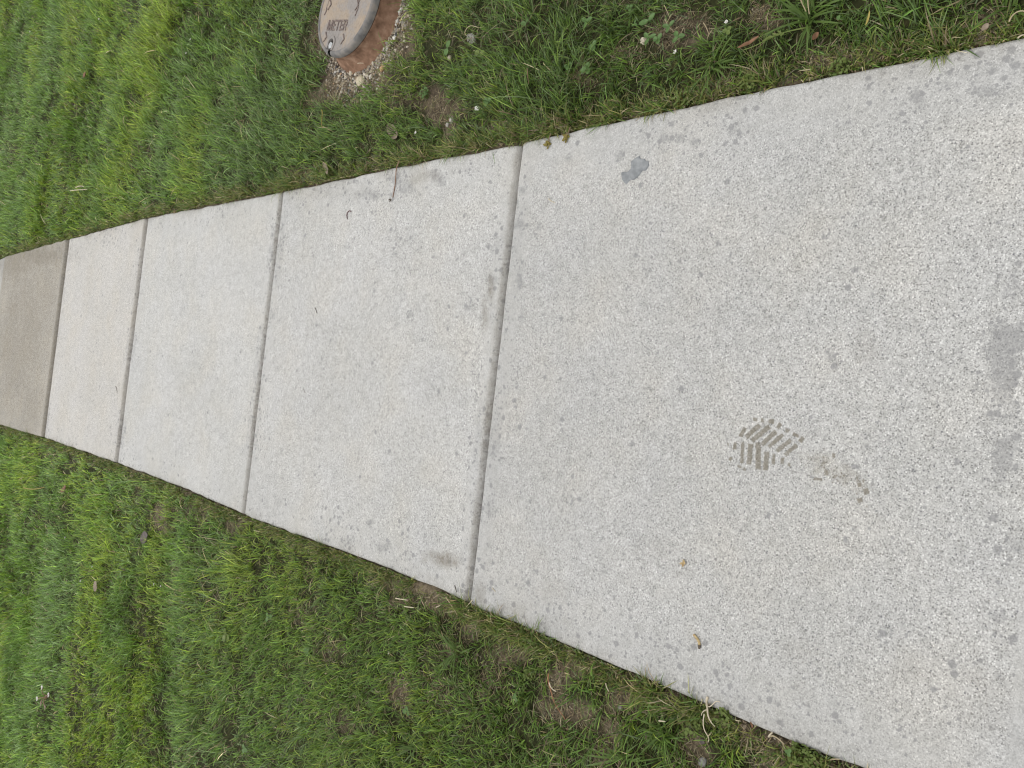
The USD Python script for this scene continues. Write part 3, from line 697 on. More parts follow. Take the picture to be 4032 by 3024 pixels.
def ridge(pts, wd=0.0042, h=0.0022):
    g = LineString(pts).buffer(wd / 2, cap_style=2)
    return trimesh.creation.extrude_polygon(g, h, engine='earcut')


for pts in ([(0.0, 0.130), (0.012, 0.121), (0.022, 0.1205), (0.040, 0.110), (0.056, 0.112)], [(-0.056, -0.067), (-0.045, -0.073), (-0.034, -0.0785), (-0.018, -0.075), (0.0, -0.089), (0.02, -0.092)]):
    g = ridge(pts)
    g.apply_translation([0, 0, 0.0630])
    meter.part('border_line', (tilted(g.vertices), np.array(g.faces)), grime_mat, parent=lid_path)
for cx_, cy_, hl in ((-0.083, 0.108, 0.5), (-0.119, -0.006, 0.5), (0.030, 0.107, 1.0), (-0.020, -0.066, 0.5)):
    P = [np.array([cx_, cy_]) + s * 0.0145 * d for d, s in ((UP, 1.15), (RD, 0.95), (-UP, 1.15), (-RD, 0.95))]
    dm = trimesh.creation.extrude_polygon(Polygon(P), 0.0022, engine='earcut')
    dm.apply_translation([0, 0, 0.0630])
    meter.part('diamond', (tilted(dm.vertices), np.array(dm.faces)), lid_mat, parent=lid_path)
    edge_pts = [P[0], P[1], P[2]] if hl > 0.9 else [P[0], P[1], P[2]]
    g = ridge(edge_pts, 0.0034, 0.0028)
    g.apply_translation([0, 0, 0.0630])
    meter.part('diamond_outline', (tilted(g.vertices), np.array(g.faces)), grime_mat, parent=lid_path)

# ---------------------------------------------------------------- gravel round the meter, and larger stones
rng = np.random.default_rng(5)
pv_, pf_, pt_, n_ = [], [], [], 0
PAL = np.array([(0.56, 0.52, 0.44), (0.46, 0.40, 0.31), (0.34, 0.29, 0.22), (0.25, 0.21, 0.165), (0.30, 0.28, 0.26), (0.12, 0.115, 0.115), (0.62, 0.60, 0.56), (0.42, 0.30, 0.19), (0.17, 0.13, 0.10)])
PW = np.array([.15, .17, .20, .14, .12, .05, .07, .05, .05])
count = 0
while count < 3000:
    a, r = rng.uniform(0, 2 * np.pi), 0.194 + abs(rng.normal(0, 0.058))
    x, y = MC[0] + r * math.cos(a), MC[1] + r * math.sin(a)
    dirn = math.cos(a - math.radians(205))
    if rng.uniform() > 0.45 + 0.65 * max(0, dirn) or r > 0.245 + 0.11 * max(0, dirn):
        continue
    s = rng.choice([0.0022, 0.003, 0.004, 0.0055, 0.0075], p=[.28, .3, .24, .13, .05])
    v, f = pebble(rng, s * rng.uniform(0.8, 1.2))
    z = ground_z(np.array([x]), np.array([y]))[0] + s * 0.35
    pv_.append(v + [x, y, z])
    pf_.append(f + n_)
    n_ += len(v)
    col = PAL[rng.choice(len(PAL), p=PW)] * rng.uniform(0.8, 1.15)
    pt_.append(np.tile(col, (len(v), 1)))
    count += 1
# grit on the bare soil elsewhere
for _ in range(2600):
    bx, by, rx, ry, s_, p_ = BARE[rng.integers(len(BARE))]
    g = ground_at(bx + rng.normal(0, rx * 0.6), by + rng.normal(0, ry * 0.6), -0.015)
    if abs(g[0]) < HALF + 0.012 or np.hypot(g[0] - MC[0], g[1] - MC[1]) < 0.2:
        continue
    s = rng.choice([0.0014, 0.0022, 0.0034, 0.005], p=[.4, .35, .18, .07])
    v, f = pebble(rng, s)
    pv_.append(v + [g[0], g[1], ground_z(np.array([g[0]]), np.array([g[1]]))[0] + s * 0.3])
    pf_.append(f + n_)
    n_ += len(v)
    pt_.append(np.tile(np.array([(0.13, 0.098, 0.068), (0.18, 0.14, 0.095), (0.09, 0.066, 0.046), (0.25, 0.205, 0.15), (0.34, 0.30, 0.24)])[rng.choice(5, p=[.34, .26, .2, .13, .07])] * rng.uniform(0.75, 1.1), (len(v), 1)))
o = put('/World/gravel', np.vstack(pv_), np.vstack(pf_), pebble_mat, tone=np.vstack(pt_))
tag(o, 'fine mixed gravel around the meter cover and grit on bare soil', 'gravel', kind='stuff')

STONES = [(1409, 315, 0.0185, (0.55, 0.49, 0.37), 'round cream stone, largest of the stones at the foot of the meter cover'),
          (1371, 281, 0.0115, (0.50, 0.45, 0.36), 'pale pear-shaped stone touching the rusty ring of the meter cover'),
          (1494, 265, 0.0105, (0.50, 0.33, 0.19), 'orange-tan stone in the gravel below the meter cover'),
          (1541, 143, 0.0080, (0.74, 0.74, 0.72), 'bright white stone by the right side of the rusty ring'),
          (1446, 296, 0.0075, (0.62, 0.60, 0.55), 'small white stone in the gravel just right of the largest cream stone'),
          (1313, 262, 0.0080, (0.10, 0.095, 0.10), 'dark grey stone in the gravel below the keyhole notch'),
          (1548, 128, 0.0065, (0.07, 0.07, 0.08), 'small black stone against the right side of the rusty ring'),
          (1774, 471, 0.0090, (0.50, 0.48, 0.45), 'white stone at the lower end of the bare patch near the meter cover'),
          (1757, 488, 0.0080, (0.40, 0.385, 0.36), 'greyish white stone lowest in the bare patch near the meter cover'),
          (1893, 433, 0.0090, (0.68, 0.68, 0.66), 'white stone in the grass right of the bare patch near the meter cover'),
          (1776, 233, 0.0085, (0.46, 0.41, 0.33), 'tan stone in a small gap in the grass above the bare patch'),
          (2552, 174, 0.0095, (0.55, 0.50, 0.40), 'cream stone among clover at the top of the lawn'),
          (2450, 2785, 0.0065, (0.27, 0.255, 0.23), 'grey stone half buried in the large bare patch of the lower lawn'),
          (2772, 2998, 0.0100, (0.22, 0.215, 0.205), 'grey stone on bare soil at the bottom edge of the photo')]
for sx_, sy_, r_, col, lab in STONES:
    g = ground_at(sx_, sy_, -0.005)
    zz = ground_z(g[:1], g[1:2])[0]
    v, f = stone(rng, r_, 0.6, 0.34)
    path = numbered('/World/stone')
    base = np.array([g[0], g[1], zz])
    x = UsdGeom.Xform.Define(stage, path)
    x.AddTranslateOp().Set(Gf.Vec3d(*base.tolist()))
    tag(x, lab, 'stone')
    vv, ff, nn = meshkit.arrays((v + [0, 0, r_ * 0.25], f), True)
    put(path + '/stone_body', vv, ff, pebble_mat, normals=nn, tone=np.tile(col, (len(vv), 1)))

# ---------------------------------------------------------------- grass
GREENS = np.array([(0.128, 0.222, 0.028), (0.102, 0.190, 0.024), (0.158, 0.258, 0.036), (0.084, 0.164, 0.028), (0.138, 0.232, 0.048), (0.188, 0.282, 0.054), (0.112, 0.206, 0.038)])
BLUE = np.array([(0.130, 0.215, 0.062), (0.160, 0.245, 0.085), (0.108, 0.190, 0.052), (0.19, 0.27, 0.115)])
LIME = np.array([(0.225, 0.300, 0.036), (0.195, 0.280, 0.030), (0.255, 0.320, 0.055), (0.18, 0.265, 0.030)])
DRY = np.array([(0.38, 0.31, 0.18), (0.27, 0.205, 0.12), (0.46, 0.40, 0.26), (0.20, 0.145, 0.09)])
OLIVE = np.array([(0.20, 0.215, 0.055), (0.25, 0.25, 0.08), (0.165, 0.195, 0.045)])


def blades(root, az, length, width, lean, bend, col, seed):
    """Ribbon blades of four joints that lean over and taper; returns vertices, triangles and a colour per vertex."""
    r = np.random.default_rng(seed)
    n = len(root)
    ts = np.array([0.0, 0.36, 0.70, 1.0])
    dx, dy = np.cos(az), np.sin(az)
    p = root.copy()
    ring_pts = [p.copy()]
    for k in range(3):
        th = lean + bend * (k / 2.0)
        seg = length * (ts[k + 1] - ts[k])
        p = p + np.stack([dx * np.sin(th) * seg, dy * np.sin(th) * seg, np.cos(th) * seg], -1)
        ring_pts.append(p.copy())
    tw = r.normal(0, 0.45, n)
    wdir = np.stack([-dy * np.cos(tw), dx * np.cos(tw), np.sin(tw)], -1)
    wd = [0.75, 1.0, 0.72]
    V = np.empty((n, 7, 3))
    for k in range(3):
        V[:, 2 * k] = ring_pts[k] - wdir * (width * wd[k] / 2)[:, None]
        V[:, 2 * k + 1] = ring_pts[k] + wdir * (width * wd[k] / 2)[:, None]
    V[:, 6] = ring_pts[3]
    gz = ground_z(V[:, 6, 0], V[:, 6, 1])
    pave = np.abs(V[:, 6, 0]) < HALF
    gz = np.where(pave, 0.003, gz + 0.002)
    V[:, 6, 2] = np.maximum(V[:, 6, 2], gz)
    for k in (2, 3, 4, 5):
        gk = np.where(np.abs(V[:, k, 0]) < HALF + 0.004, 0.003, -1.0)
        V[:, k, 2] = np.maximum(V[:, k, 2], gk)
    T = np.array([[0, 1, 3], [0, 3, 2], [2, 3, 5], [2, 5, 4], [4, 5, 6]])
    F = (np.arange(n) * 7)[:, None, None] + T[None]
    kcol = np.array([0.6, 0.6, 0.95, 0.95, 1.1, 1.1, 1.15])  # roots darkened, tips lightened: shade between blades painted into the colour
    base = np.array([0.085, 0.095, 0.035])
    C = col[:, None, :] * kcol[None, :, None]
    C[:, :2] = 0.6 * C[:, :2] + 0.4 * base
    V = V.reshape(-1, 3)
    V[:, 0] += warp(V[:, 0], V[:, 1])
    return V, F.reshape(-1, 3), C.reshape(-1, 3)


def lawn(side, name, label, seed):
    r = np.random.default_rng(seed)
    out = []
    x0, x1 = (HALF + 0.008, 4.2) if side > 0 else (-4.2, -HALF - 0.008)
    # tuft centres, thinner with distance
    N = 150000
    cx = r.uniform(x0, x1, N)
    cy = r.uniform(-0.2, 9.6, N)
    px, py = seen_at(np.stack([cx, cy, np.full(N, 0.02)], -1))
    px, py = np.nan_to_num(px, nan=-9e4), np.nan_to_num(py, nan=-9e4)
    dist = np.sqrt((cx - EYE[0]) ** 2 + (cy - EYE[1]) ** 2 + EYE[2] ** 2)
    inside = (px > -260) & (px < SRCW + 200) & (py > -330) & (py < SRCH + 260)
    near_out = (px > -1500) & (px < SRCW + 900) & (py > -1500) & (py < SRCH + 1500)
    per_m2 = np.clip(4200 * (2.5 / dist) ** 1.0, 1300, 4200)
    base_rate = N / ((x1 - x0) * 9.8)
    keep = r.uniform(size=N) < per_m2 / base_rate * np.where(inside, 1.0, np.where(near_out, 0.3, 0.0))
    cx, cy, px, py, dist, inside = (q_[keep] for q_ in (cx, cy, px, py, dist, inside))
    bare, pale = bare_at(cx, cy)
    ringd = np.hypot(cx - MC[0], cy - MC[1])
    edge = np.abs(cx) - HALF
    dens = (1 - bare) * smooth(0.20, 0.30, ringd + 0.10 * (fbm2(cx, cy, 9, 2, 71) - 0.5) + 0.05 * smooth(0.0, 0.2, cx - MC[0]))
    dens *= 0.80 + 0.20 * smooth(0.0, 0.05, edge)
    dens *= np.where(edge < 0.05, 0.45 + 0.75 * smooth(0.36, 0.5, fbm2(cx, cy, 9, 2, 72)), 1.0)
    patch = fbm2(cx, cy, 6.5, 3, 73)
    dens *= 0.50 + 0.50 * smooth(0.33, 0.50, patch)
    ok = r.uniform(size=len(cx)) < dens
    cx, cy, px, py, dist, edge, bare, patch = (q_[ok] for q_ in (cx, cy, px, py, dist, edge, bare, patch))
    k = r.integers(4, 11, len(cx))
    rep = np.repeat(np.arange(len(cx)), k)
    n = len(rep)
    far = smooth(2.6, 6.5, dist)[rep]
    spread = r.uniform(0.004, 0.013, len(cx))[rep] * (1 + far)
    th = r.uniform(0, 2 * np.pi, n)
    rad = spread * np.sqrt(r.uniform(size=n))
    x, y = cx[rep] + rad * np.cos(th), cy[rep] + rad * np.sin(th)
    x = np.where(np.abs(x) < HALF + 0.006, np.sign(x) * (HALF + 0.006 + 0.004 * r.uniform(size=n)), x)
    z = ground_z(x, y) - 0.002
    hz = fbm2(cx, cy, 2.2, 3, 74)[rep]
    e = edge[rep]
    length = r.gamma(9.0, 1 / 9.0, n) * (0.030 + 0.021 * smooth(0.35, 0.65, hz)) * (0.66 + 0.34 * smooth(0.0, 0.09, e)) * (1 - 0.35 * bare[rep]) * (1 + 0.15 * far)
    tall = r.uniform(size=n) < 0.035
    length = np.where(tall, length * 1.55, length)
    width = r.uniform(0.0013, 0.0030, n) * (1 + 0.7 * far)
    flow = 2 * np.pi * fbm2(x, y, 1.1, 2, 75) * 2.0
    tuft_az = r.uniform(0, 2 * np.pi, len(cx))[rep]
    vx = 0.85 * np.cos(th) + 0.55 * np.cos(tuft_az) + 0.55 * np.cos(flow) + r.normal(0, 0.35, n)
    vy = 0.85 * np.sin(th) + 0.55 * np.sin(tuft_az) + 0.55 * np.sin(flow) + r.normal(0, 0.35, n)
    az = np.arctan2(vy, vx)
    lean = np.clip(r.normal(0.55, 0.28, n), 0.02, 1.25)
    bend = np.clip(r.normal(0.75, 0.35, n), 0.0, 1.35)
    lean, bend = lean * (1 - 0.25 * far), bend * (1 - 0.15 * far)
    # keep the grass beside the path from lying far across it
    toward = (np.cos(az) * np.sign(x)) < 0
    over = toward & (e < 0.05) & (r.uniform(size=n) < 0.55)
    az = np.where(over, np.pi - az, az)
    length = np.where(toward & ~over & (e < 0.05), length * 0.62, length)
    # colour
    g = GREENS[r.integers(0, len(GREENS), n)]
    zone = fbm2(x, y * 1.0, 1.6, 3, 76)
    band = meshkit.fbm(np.stack([x * 1.1 + 0.35 * y + 3, y * 2.6 - 0.3 * x, np.zeros_like(x)], -1), 3, 77)  # mowing bands: their sheen is painted as bluish and lime blades
    fb = smooth(0.47, 0.66, band) * smooth(1.6, 3.6, dist[rep]) * 0.40 + 0.22 * smooth(0.5, 0.66, zone)
    fl = smooth(0.53, 0.34, band) * smooth(1.9, 3.6, dist[rep]) * 0.52 + 0.34 * smooth(0.48, 0.32, zone)
    pick = r.uniform(size=n)
    col = np.where((pick < fb)[:, None], BLUE[r.integers(0, 4, n)], g)
    col = np.where(((pick > fb) & (pick < fb + fl))[:, None], LIME[r.integers(0, 4, n)], col)
    dry_p = 0.045 + 0.25 * bare[rep] + 0.12 * smooth(0.45, 0.3, patch[rep]) + 0.10 * smooth(0.05, 0.0, e)
    dry = r.uniform(size=n) < dry_p
    col = np.where(dry[:, None], DRY[r.integers(0, len(DRY), n)], col)
    ol = (~dry) & (r.uniform(size=n) < 0.5 * smooth(0.07, 0.0, e))
    col = np.where(ol[:, None], OLIVE[r.integers(0, 3, n)], col)
    col = col * np.exp(r.normal(-0.06, 0.36, (n, 1))) * ((0.76 if side > 0 else 0.92) + 0.52 * smooth(1.8, 4.6, dist[rep])[:, None])  # brighter with distance: sheen of the far grass painted into the colour
    lean = np.where(dry, np.clip(lean + 0.5, 0, 1.5), lean)
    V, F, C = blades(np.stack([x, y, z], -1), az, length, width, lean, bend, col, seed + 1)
    out.append((V, F, C))
    # thatch: dead and short bits lying flat between the tufts
    M = 60000
    tx, ty = r.uniform(x0, x1 if side < 0 else 2.6, M) if side > 0 else r.uniform(-2.6, x1, M), r.uniform(0.0, 6.0, M)
    px, py = seen_at(np.stack([tx, ty, np.full(M, 0.0)], -1))
    d2 = np.sqrt((tx - EYE[0]) ** 2 + ty ** 2 + EYE[2] ** 2)
    ok = (np.nan_to_num(px, nan=-9e4) > -100) & (px < SRCW + 100) & (py > -150) & (py < SRCH + 150) & (np.hypot(tx - MC[0], ty - MC[1]) > 0.24) & (r.uniform(size=M) < np.clip(2.6 / d2, 0, 1) ** 2)
    tx, ty = tx[ok], ty[ok]
    n = len(tx)
    tb, _ = bare_at(tx, ty)
    sel = r.uniform(size=n) < 0.62 + 0.1 * tb
    tx, ty = tx[sel], ty[sel]
    n = len(tx)
    tz = ground_z(tx, ty) + r.uniform(0.0, 0.008, n)
    colr = np.where((r.uniform(size=n) < 0.55)[:, None], DRY[r.integers(0, len(DRY), n)] * r.uniform(0.55, 1.0, (n, 1)), OLIVE[r.integers(0, 3, n)] * r.uniform(0.5, 0.9, (n, 1)))
    taz = r.uniform(0, 2 * np.pi, n)
    le = r.uniform(0.012, 0.04, n)
    hit = np.abs(tx + np.cos(taz) * le) < HALF + 0.003
    taz = np.where(hit, np.pi - taz, taz)
    V, F, C = blades(np.stack([tx, ty, tz], -1), taz, le, r.uniform(0.0008, 0.0018, n), np.full(n, 1.35), r.uniform(0, 0.3, n), colr, seed + 2)
    out.append((V, F, C))
    # matted dead bits on the bare spots
    bs = [b_ for b_ in BARE if (b_[1] < 1400) == (side > 0)]
    cen = np.array([bs[k_] for k_ in r.integers(0, len(bs), 9000)])
    qx, qy = cen[:, 0] + r.normal(0, 0.7, 9000) * cen[:, 2], cen[:, 1] + r.normal(0, 0.7, 9000) * cen[:, 3]
    dv = fwd + ((qx - SRCW / 2) / FPX)[:, None] * CX + ((qy - SRCH / 2) / FPX)[:, None] * CY
    g_ = EYE + dv * ((-0.015 - EYE[2]) / dv[:, 2])[:, None]
    ok = (np.abs(g_[:, 0]) > HALF + 0.012) & (np.hypot(g_[:, 0] - MC[0], g_[:, 1] - MC[1]) > 0.215) & (r.uniform(size=9000) > 0.3 * cen[:, 5])
    tx, ty = g_[ok, 0], g_[ok, 1]
    n = len(tx)
    taz = r.uniform(0, 2 * np.pi, n)
    le = r.gamma(4.0, 0.25, n) * 0.016
    hit = np.abs(tx + np.cos(taz) * le) < HALF + 0.003
    taz = np.where(hit, np.pi - taz, taz)
    colr = DRY[r.integers(0, len(DRY), n)] * np.exp(r.normal(-0.35, 0.35, (n, 1)))
    V, F, C = blades(np.stack([tx, ty, ground_z(tx, ty) + r.uniform(0, 0.004, n)], -1), taz, le, r.uniform(0.0007, 0.0016, n), r.uniform(1.1, 1.5, n), r.uniform(-0.2, 0.4, n), colr, seed + 5)
    out.append((V, F, C))
    # fringe: short trodden blades and moss right against the pavement's edge
    M = 26000
    ty = 7.2 * r.uniform(size=M) ** 1.5 + 0.05
    ed = 0.003 + 0.042 * r.uniform(size=M) ** 1.3
    tx = side * (HALF + ed)
    tb, _ = bare_at(tx, ty)
    sel = r.uniform(size=M) < (1 - 0.92 * smooth(0.55, 0.9, tb)) * (0.25 + 0.75 * smooth(0.36, 0.52, fbm2(tx, ty, 10.0, 3, 78)))
    tx, ty, ed = tx[sel], ty[sel], ed[sel]
    n = len(tx)
    dd = np.sqrt((tx - EYE[0]) ** 2 + ty ** 2 + EYE[2] ** 2)
    tz = ground_z(tx, ty) - 0.001
    taz = r.uniform(0, 2 * np.pi, n)
    le = r.gamma(6.0, 1 / 6.0, n) * 0.021
    spill = smooth(0.50, 0.60, fbm2(tx, ty, 7.0, 3, 79))
    le = le * (1 + 0.9 * spill)
    hit = (np.abs(tx + np.cos(taz) * le * 0.7) < HALF - 0.006) & (r.uniform(size=n) < 0.9 - 0.55 * spill)
    taz = np.where(hit, np.pi - taz, taz)
    colr = GREENS[r.integers(0, len(GREENS), n)] * 0.8
    u_ = r.uniform(size=n)
    colr = np.where((u_ < 0.42)[:, None], OLIVE[r.integers(0, 3, n)], colr)
    colr = np.where((u_ > 0.84)[:, None], DRY[r.integers(0, len(DRY), n)], colr) * np.exp(r.normal(-0.1, 0.3, (n, 1)))
    V, F, C = blades(np.stack([tx, ty, tz], -1), taz, le, r.uniform(0.0011, 0.0026, n) * (1 + 0.5 * smooth(2.5, 6.0, dd)), np.clip(r.normal(0.6, 0.35, n), 0, 1.4), np.clip(r.normal(0.7, 0.4, n), 0, 1.4), colr, seed + 3)
    out.append((V, F, C))
    nv = 0
    Vs, Fs, Cs = [], [], []
    for V, F, C in out:
        Vs.append(V)
        Fs.append(F + nv)
        Cs.append(C)
        nv += len(V)
    print(name, 'triangles', sum(len(F) for F in Fs))
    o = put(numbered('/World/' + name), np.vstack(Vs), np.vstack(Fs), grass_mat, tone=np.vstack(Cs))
    tag(o, label, 'grass', kind='stuff')


lawn(1, 'lawn_grass', 'mown green grass on the side of the pavement with the meter cover', 101)
lawn(-1, 'lawn_grass', 'mown green grass with bare patches, across the pavement from the meter cover', 202)

# ---------------------------------------------------------------- small things


def single(name, label, category, mesh, mat, smooth_=True, group=None):
    """A thing that is one mesh, standing at its own base."""
    path = numbered('/World/' + name)
    v, f, nrm = meshkit.arrays(mesh, smooth_)
    base = np.array([v[:, 0].mean(), v[:, 1].mean(), v[:, 2].min()])
    o = put(path, v - base, f, mat, normals=nrm)
    UsdGeom.Xformable(o).AddTranslateOp().Set(Gf.Vec3d(*base.tolist()))
    return tag(o, label, category, group)


def at(px, py, z):
    return ground_at(px, py, z)


def line(pts, zs, n=14):
    zs = np.broadcast_to(np.asarray(zs, float), (len(pts),))
    return spline([at(p[0], p[1], z) for p, z in zip(pts, zs)], n)


def top_of(px, py):
    g = at(px, py, 0.0)
    if abs(g[0]) < HALF:
        return float(slab_top(g[:1], g[1:2])[0])
    return float(ground_z(g[:1], g[1:2])[0])


def leaf_between(p0, p1, wpx, z, **kw):
    a, b = at(*p0, z), at(*p1, z)
    d = b - a
    mid = (np.array(p0) + np.array(p1)) / 2
    scale = np.linalg.norm(d) / max(np.hypot(p1[0] - p0[0], p1[1] - p0[1]), 1e-6)
    return leaf_mesh(np.linalg.norm(d[:2]), wpx * scale, a, math.atan2(d[1], d[0]), **kw)


rng = np.random.default_rng(77)

# muddy footprint: every tread mark a thin dried print of its own
foot = Thing('muddy_footprint', 'brown muddy shoe print with tread marks on the nearest slab', 'footprint', at(3000, 1750, 0.0))
FS = 2.458


def fp(cx_, cy_):
    return 2700 + cx_ / FS, 1500 + cy_ / FS


def mud_patch(poly_px):
    """A thin print whose mud thins out towards its rim (mask r) on a grid of about a millimetre."""
    P = Polygon(poly_px)
    x0_, y0_, x1_, y1_ = P.buffer(14).bounds
    gx1, gy1 = np.meshgrid(np.arange(x0_, x1_, 5.0), np.arange(y0_, y1_, 5.0), indexing='ij')
    d1 = np.array([(1 if contains_xy(P, a, b) else -1) * P.boundary.distance(Point(a, b)) for a, b in zip(gx1.ravel(), gy1.ravel())])
    w3 = np.array([at(*fp(a, b), 0.0) for a, b in zip(gx1.ravel(), gy1.ravel())])
    w3[:, 2] = slab_top(w3[:, 0], w3[:, 1]) + 0.0011
    idx_ = np.arange(gx1.size).reshape(gx1.shape)
    q_ = np.stack([idx_[:-1, :-1].ravel(), idx_[:-1, 1:].ravel(), idx_[1:, 1:].ravel(), idx_[1:, :-1].ravel()], 1)
    q_ = q_[(d1[q_] > -13).any(1)]
    t_ = np.vstack([q_[:, [0, 1, 2]], q_[:, [0, 2, 3]]])
    if np.cross(w3[t_[0, 1]] - w3[t_[0, 0]], w3[t_[0, 2]] - w3[t_[0, 0]])[2] < 0:
        t_ = t_[:, ::-1]
    d1 = d1 + (meshkit.fbm(np.stack([gx1.ravel() * 0.05, gy1.ravel() * 0.05, np.full(gx1.size, x0_)], -1), 3, 4) - 0.5) * 22
    used, t_ = np.unique(t_, return_inverse=True)
    global mud_dist
    mud_dist = d1[used]
    return w3[used], t_.reshape(-1, 3), smooth(-13, 9, d1)[used]

TREAD = [((585, 545), (720, 430), 40), ((640, 582), (812, 440), 40), ((740, 622), (880, 482), 46), ((800, 645), (945, 512), 36), ((875, 690), (1025, 568), 36), ((962, 722), (1085, 618), 34), ((530, 540), (580, 452), 34),
         ((482, 590), (474, 665), 34), ((556, 590), (545, 795), 32), ((628, 610), (615, 815), 50), ((708, 600), (698, 855), 50), ((786, 680), (768, 865), 40), ((852, 700), (845, 805), 28), ((936, 740), (928, 805), 26), ((1002, 785), (1000, 835), 24),
         ((650, 375), (692, 378), 28), ((720, 380), (772, 384), 36), ((802, 392), (862, 402), 42), ((885, 415), (925, 450), 48), ((962, 470), (1008, 492), 36), ((1035, 518), (1098, 535), 30), ((1110, 555), (1150, 590), 46),
         ((420, 745), (452, 765), 40), ((492, 815), (540, 838), 26), ((552, 845), (590, 866), 26), ((408, 590), (418, 640), 24),
         ((1415, 715), (1450, 728), 40), ((1340, 892), (1385, 884), 44), ((1418, 932), (1480, 912), 22), ((1240, 946), (1325, 954), 26), ((1662, 1008), (1705, 1002), 40), ((1722, 1078), (1775, 1062), 52), ((1660, 1160), (1712, 1146), 40)]
_r = np.random.default_rng(9)
for _ in range(34):
    t_ = _r.uniform()
    p_ = np.array([1090 + 720 * t_ + _r.normal(0, 22), 690 + 430 * t_ + _r.normal(0, 60)])
    a_ = _r.uniform(0, 3.14)
    l_ = _r.uniform(4, 16)
    TREAD.append((tuple(p_ - l_ * np.array([math.cos(a_), math.sin(a_)])), tuple(p_ + l_ * np.array([math.cos(a_), math.sin(a_)])), _r.uniform(8, 22)))
for _k in range(26):
    TREAD[_k] = tuple(tuple(np.array(q_) + _r.normal(0, 4, 2)) for q_ in TREAD[_k][:2]) + (TREAD[_k][2] * _r.uniform(0.85, 1.2),)
TREAD = TREAD[:]
for a_, b_, w_ in TREAD:
    a_, b_ = np.array(a_, float), np.array(b_, float)
    d_ = (b_ - a_) / np.linalg.norm(b_ - a_)
    n_ = np.array([-d_[1], d_[0]]) * w_ * 0.62
    v, f, k_ = mud_patch([a_ - n_, b_ - n_, b_ + n_, a_ + n_])
    put(numbered(foot.path + '/tread_mark'), v - foot.loc, f, mud_mat, mask=np.stack([k_, k_, k_], -1))
v, f, k_ = mud_patch([(1020, 640), (1150, 600), (1420, 640), (1640, 760), (1830, 960), (1850, 1100), (1700, 1210), (1560, 1120), (1380, 1010), (1180, 960), (1040, 830)])
fade = (0.71 * smooth(-10, 90, mud_dist))
v[:, 2] += 0.0006
put(numbered(foot.path + '/mud_smear'), v - foot.loc, f, mud_mat, mask=np.stack([fade, fade, fade], -1))

# lump of grey mortar stuck to the nearest slab
MP = [(275, 500), (330, 480), (380, 490), (430, 440), (440, 310), (500, 260), (600, 210), (610, 270), (675, 270), (690, 300), (745, 295), (755, 400), (690, 480), (640, 480), (600, 540), (550, 600), (480, 640), (440, 630), (375, 700), (335, 695), (280, 620)]
P = Polygon([(2380 + a / 4.233, 560 + b / 4.233) for a, b in MP])
gx_, gy_ = np.meshgrid(np.arange(2436, 2570, 1.6), np.arange(600, 735, 1.6), indexing='ij')
W3 = np.array([at(a, b, 0.0) for a, b in zip(gx_.ravel(), gy_.ravel())])
dist_in = np.array([P.boundary.distance(Point(a, b)) if contains_xy(P, a, b) else -P.boundary.distance(Point(a, b)) for a, b in zip(gx_.ravel(), gy_.ravel())])
dist_in = dist_in + (fbm2(W3[:, 0], W3[:, 1], 160, 2, 5) - 0.5) * 4.5
hgt = 0.0036 * smooth(-0.5, 5.0, dist_in) * (0.45 + 0.9 * fbm2(W3[:, 0], W3[:, 1], 120, 3, 6))
W3[:, 2] = slab_top(W3[:, 0], W3[:, 1]) - 0.0012 + hgt
idx = np.arange(gx_.size).reshape(gx_.shape)
qd = np.stack([idx[:-1, :-1].ravel(), idx[:-1, 1:].ravel(), idx[1:, 1:].ravel(), idx[1:, :-1].ravel()], 1)
qd = qd[(dist_in[qd] > -2).any(1)]
tr = np.vstack([qd[:, [0, 1, 2]], qd[:, [0, 2, 3]]])
if np.cross(W3[tr[0, 1]] - W3[tr[0, 0]], W3[tr[0, 2]] - W3[tr[0, 0]])[2] < 0:
    tr = tr[:, ::-1]
mm = trimesh.Trimesh(W3, tr, process=False)
mm.remove_unreferenced_vertices()
single('mortar_lump', 'flat rough lump of grey mortar stuck to the nearest slab', 'mortar', mm, mortar_mat)

# lying on the pavement
pts = [(1320 + a / 11.9, 800 + b / 11.9) for a, b in ((565, 755), (545, 620), (550, 500), (590, 410), (640, 365), (695, 360), (745, 415))]
single('worm', 'small dark red worm curled like a hook on the pavement', 'worm', tube(line(pts, top_of(1365, 840) + 0.0016, 20), np.r_[0.0010, np.full(17, 0.0015), 0.0013, 0.0009], 8), worm_mat)
st = Thing('dry_twig', 'thin dry brown stem reaching from the lawn edge onto the pavement', 'stem', at(1565, 640, 0.0))
pts = [(1480 + a / 3.175, 560 + b / 3.175) for a, b in ((292, 235), (275, 275), (258, 325), (250, 400), (244, 500), (230, 590), (212, 690))]
st.part('stalk', tube(line(pts, [0.014, 0.010, 0.004, 0.0, -0.002, -0.003, -0.003], 24), np.linspace(0.0018, 0.0013, 24), 7), brown_stem_mat, True)
g = at(1480 + 192 / 3.175, 560 + 722 / 3.175, -0.002)
bits = [leaf_mesh(0.010, 0.0045, g + rng.normal(0, 0.0015, 3) * [1, 1, 0.3] + [0.003, 0, 0.001], a, 0.3, 0.4, 0.3, 5, 3) for a in (2.4, 3.0, 3.6, 4.2, 1.9)]
st.part('bud', join(bits), dark_husk_mat)
ct = Thing('catkin', 'small curved tan catkin husk lying near the lower edge of the nearest slab', 'catkin', at(2745, 2530, 0.0))
pts = [(2650 + a / 5.95, 2440 + b / 5.95) for a, b in ((485, 350), (545, 420), (597, 500), (618, 590))]
c_ = line(pts, 0.0026, 22)
ct.part('husk', tube(c_, 0.0025 + 0.0005 * np.sin(np.arange(22) * 1.9), 8), catkin_mat, True)
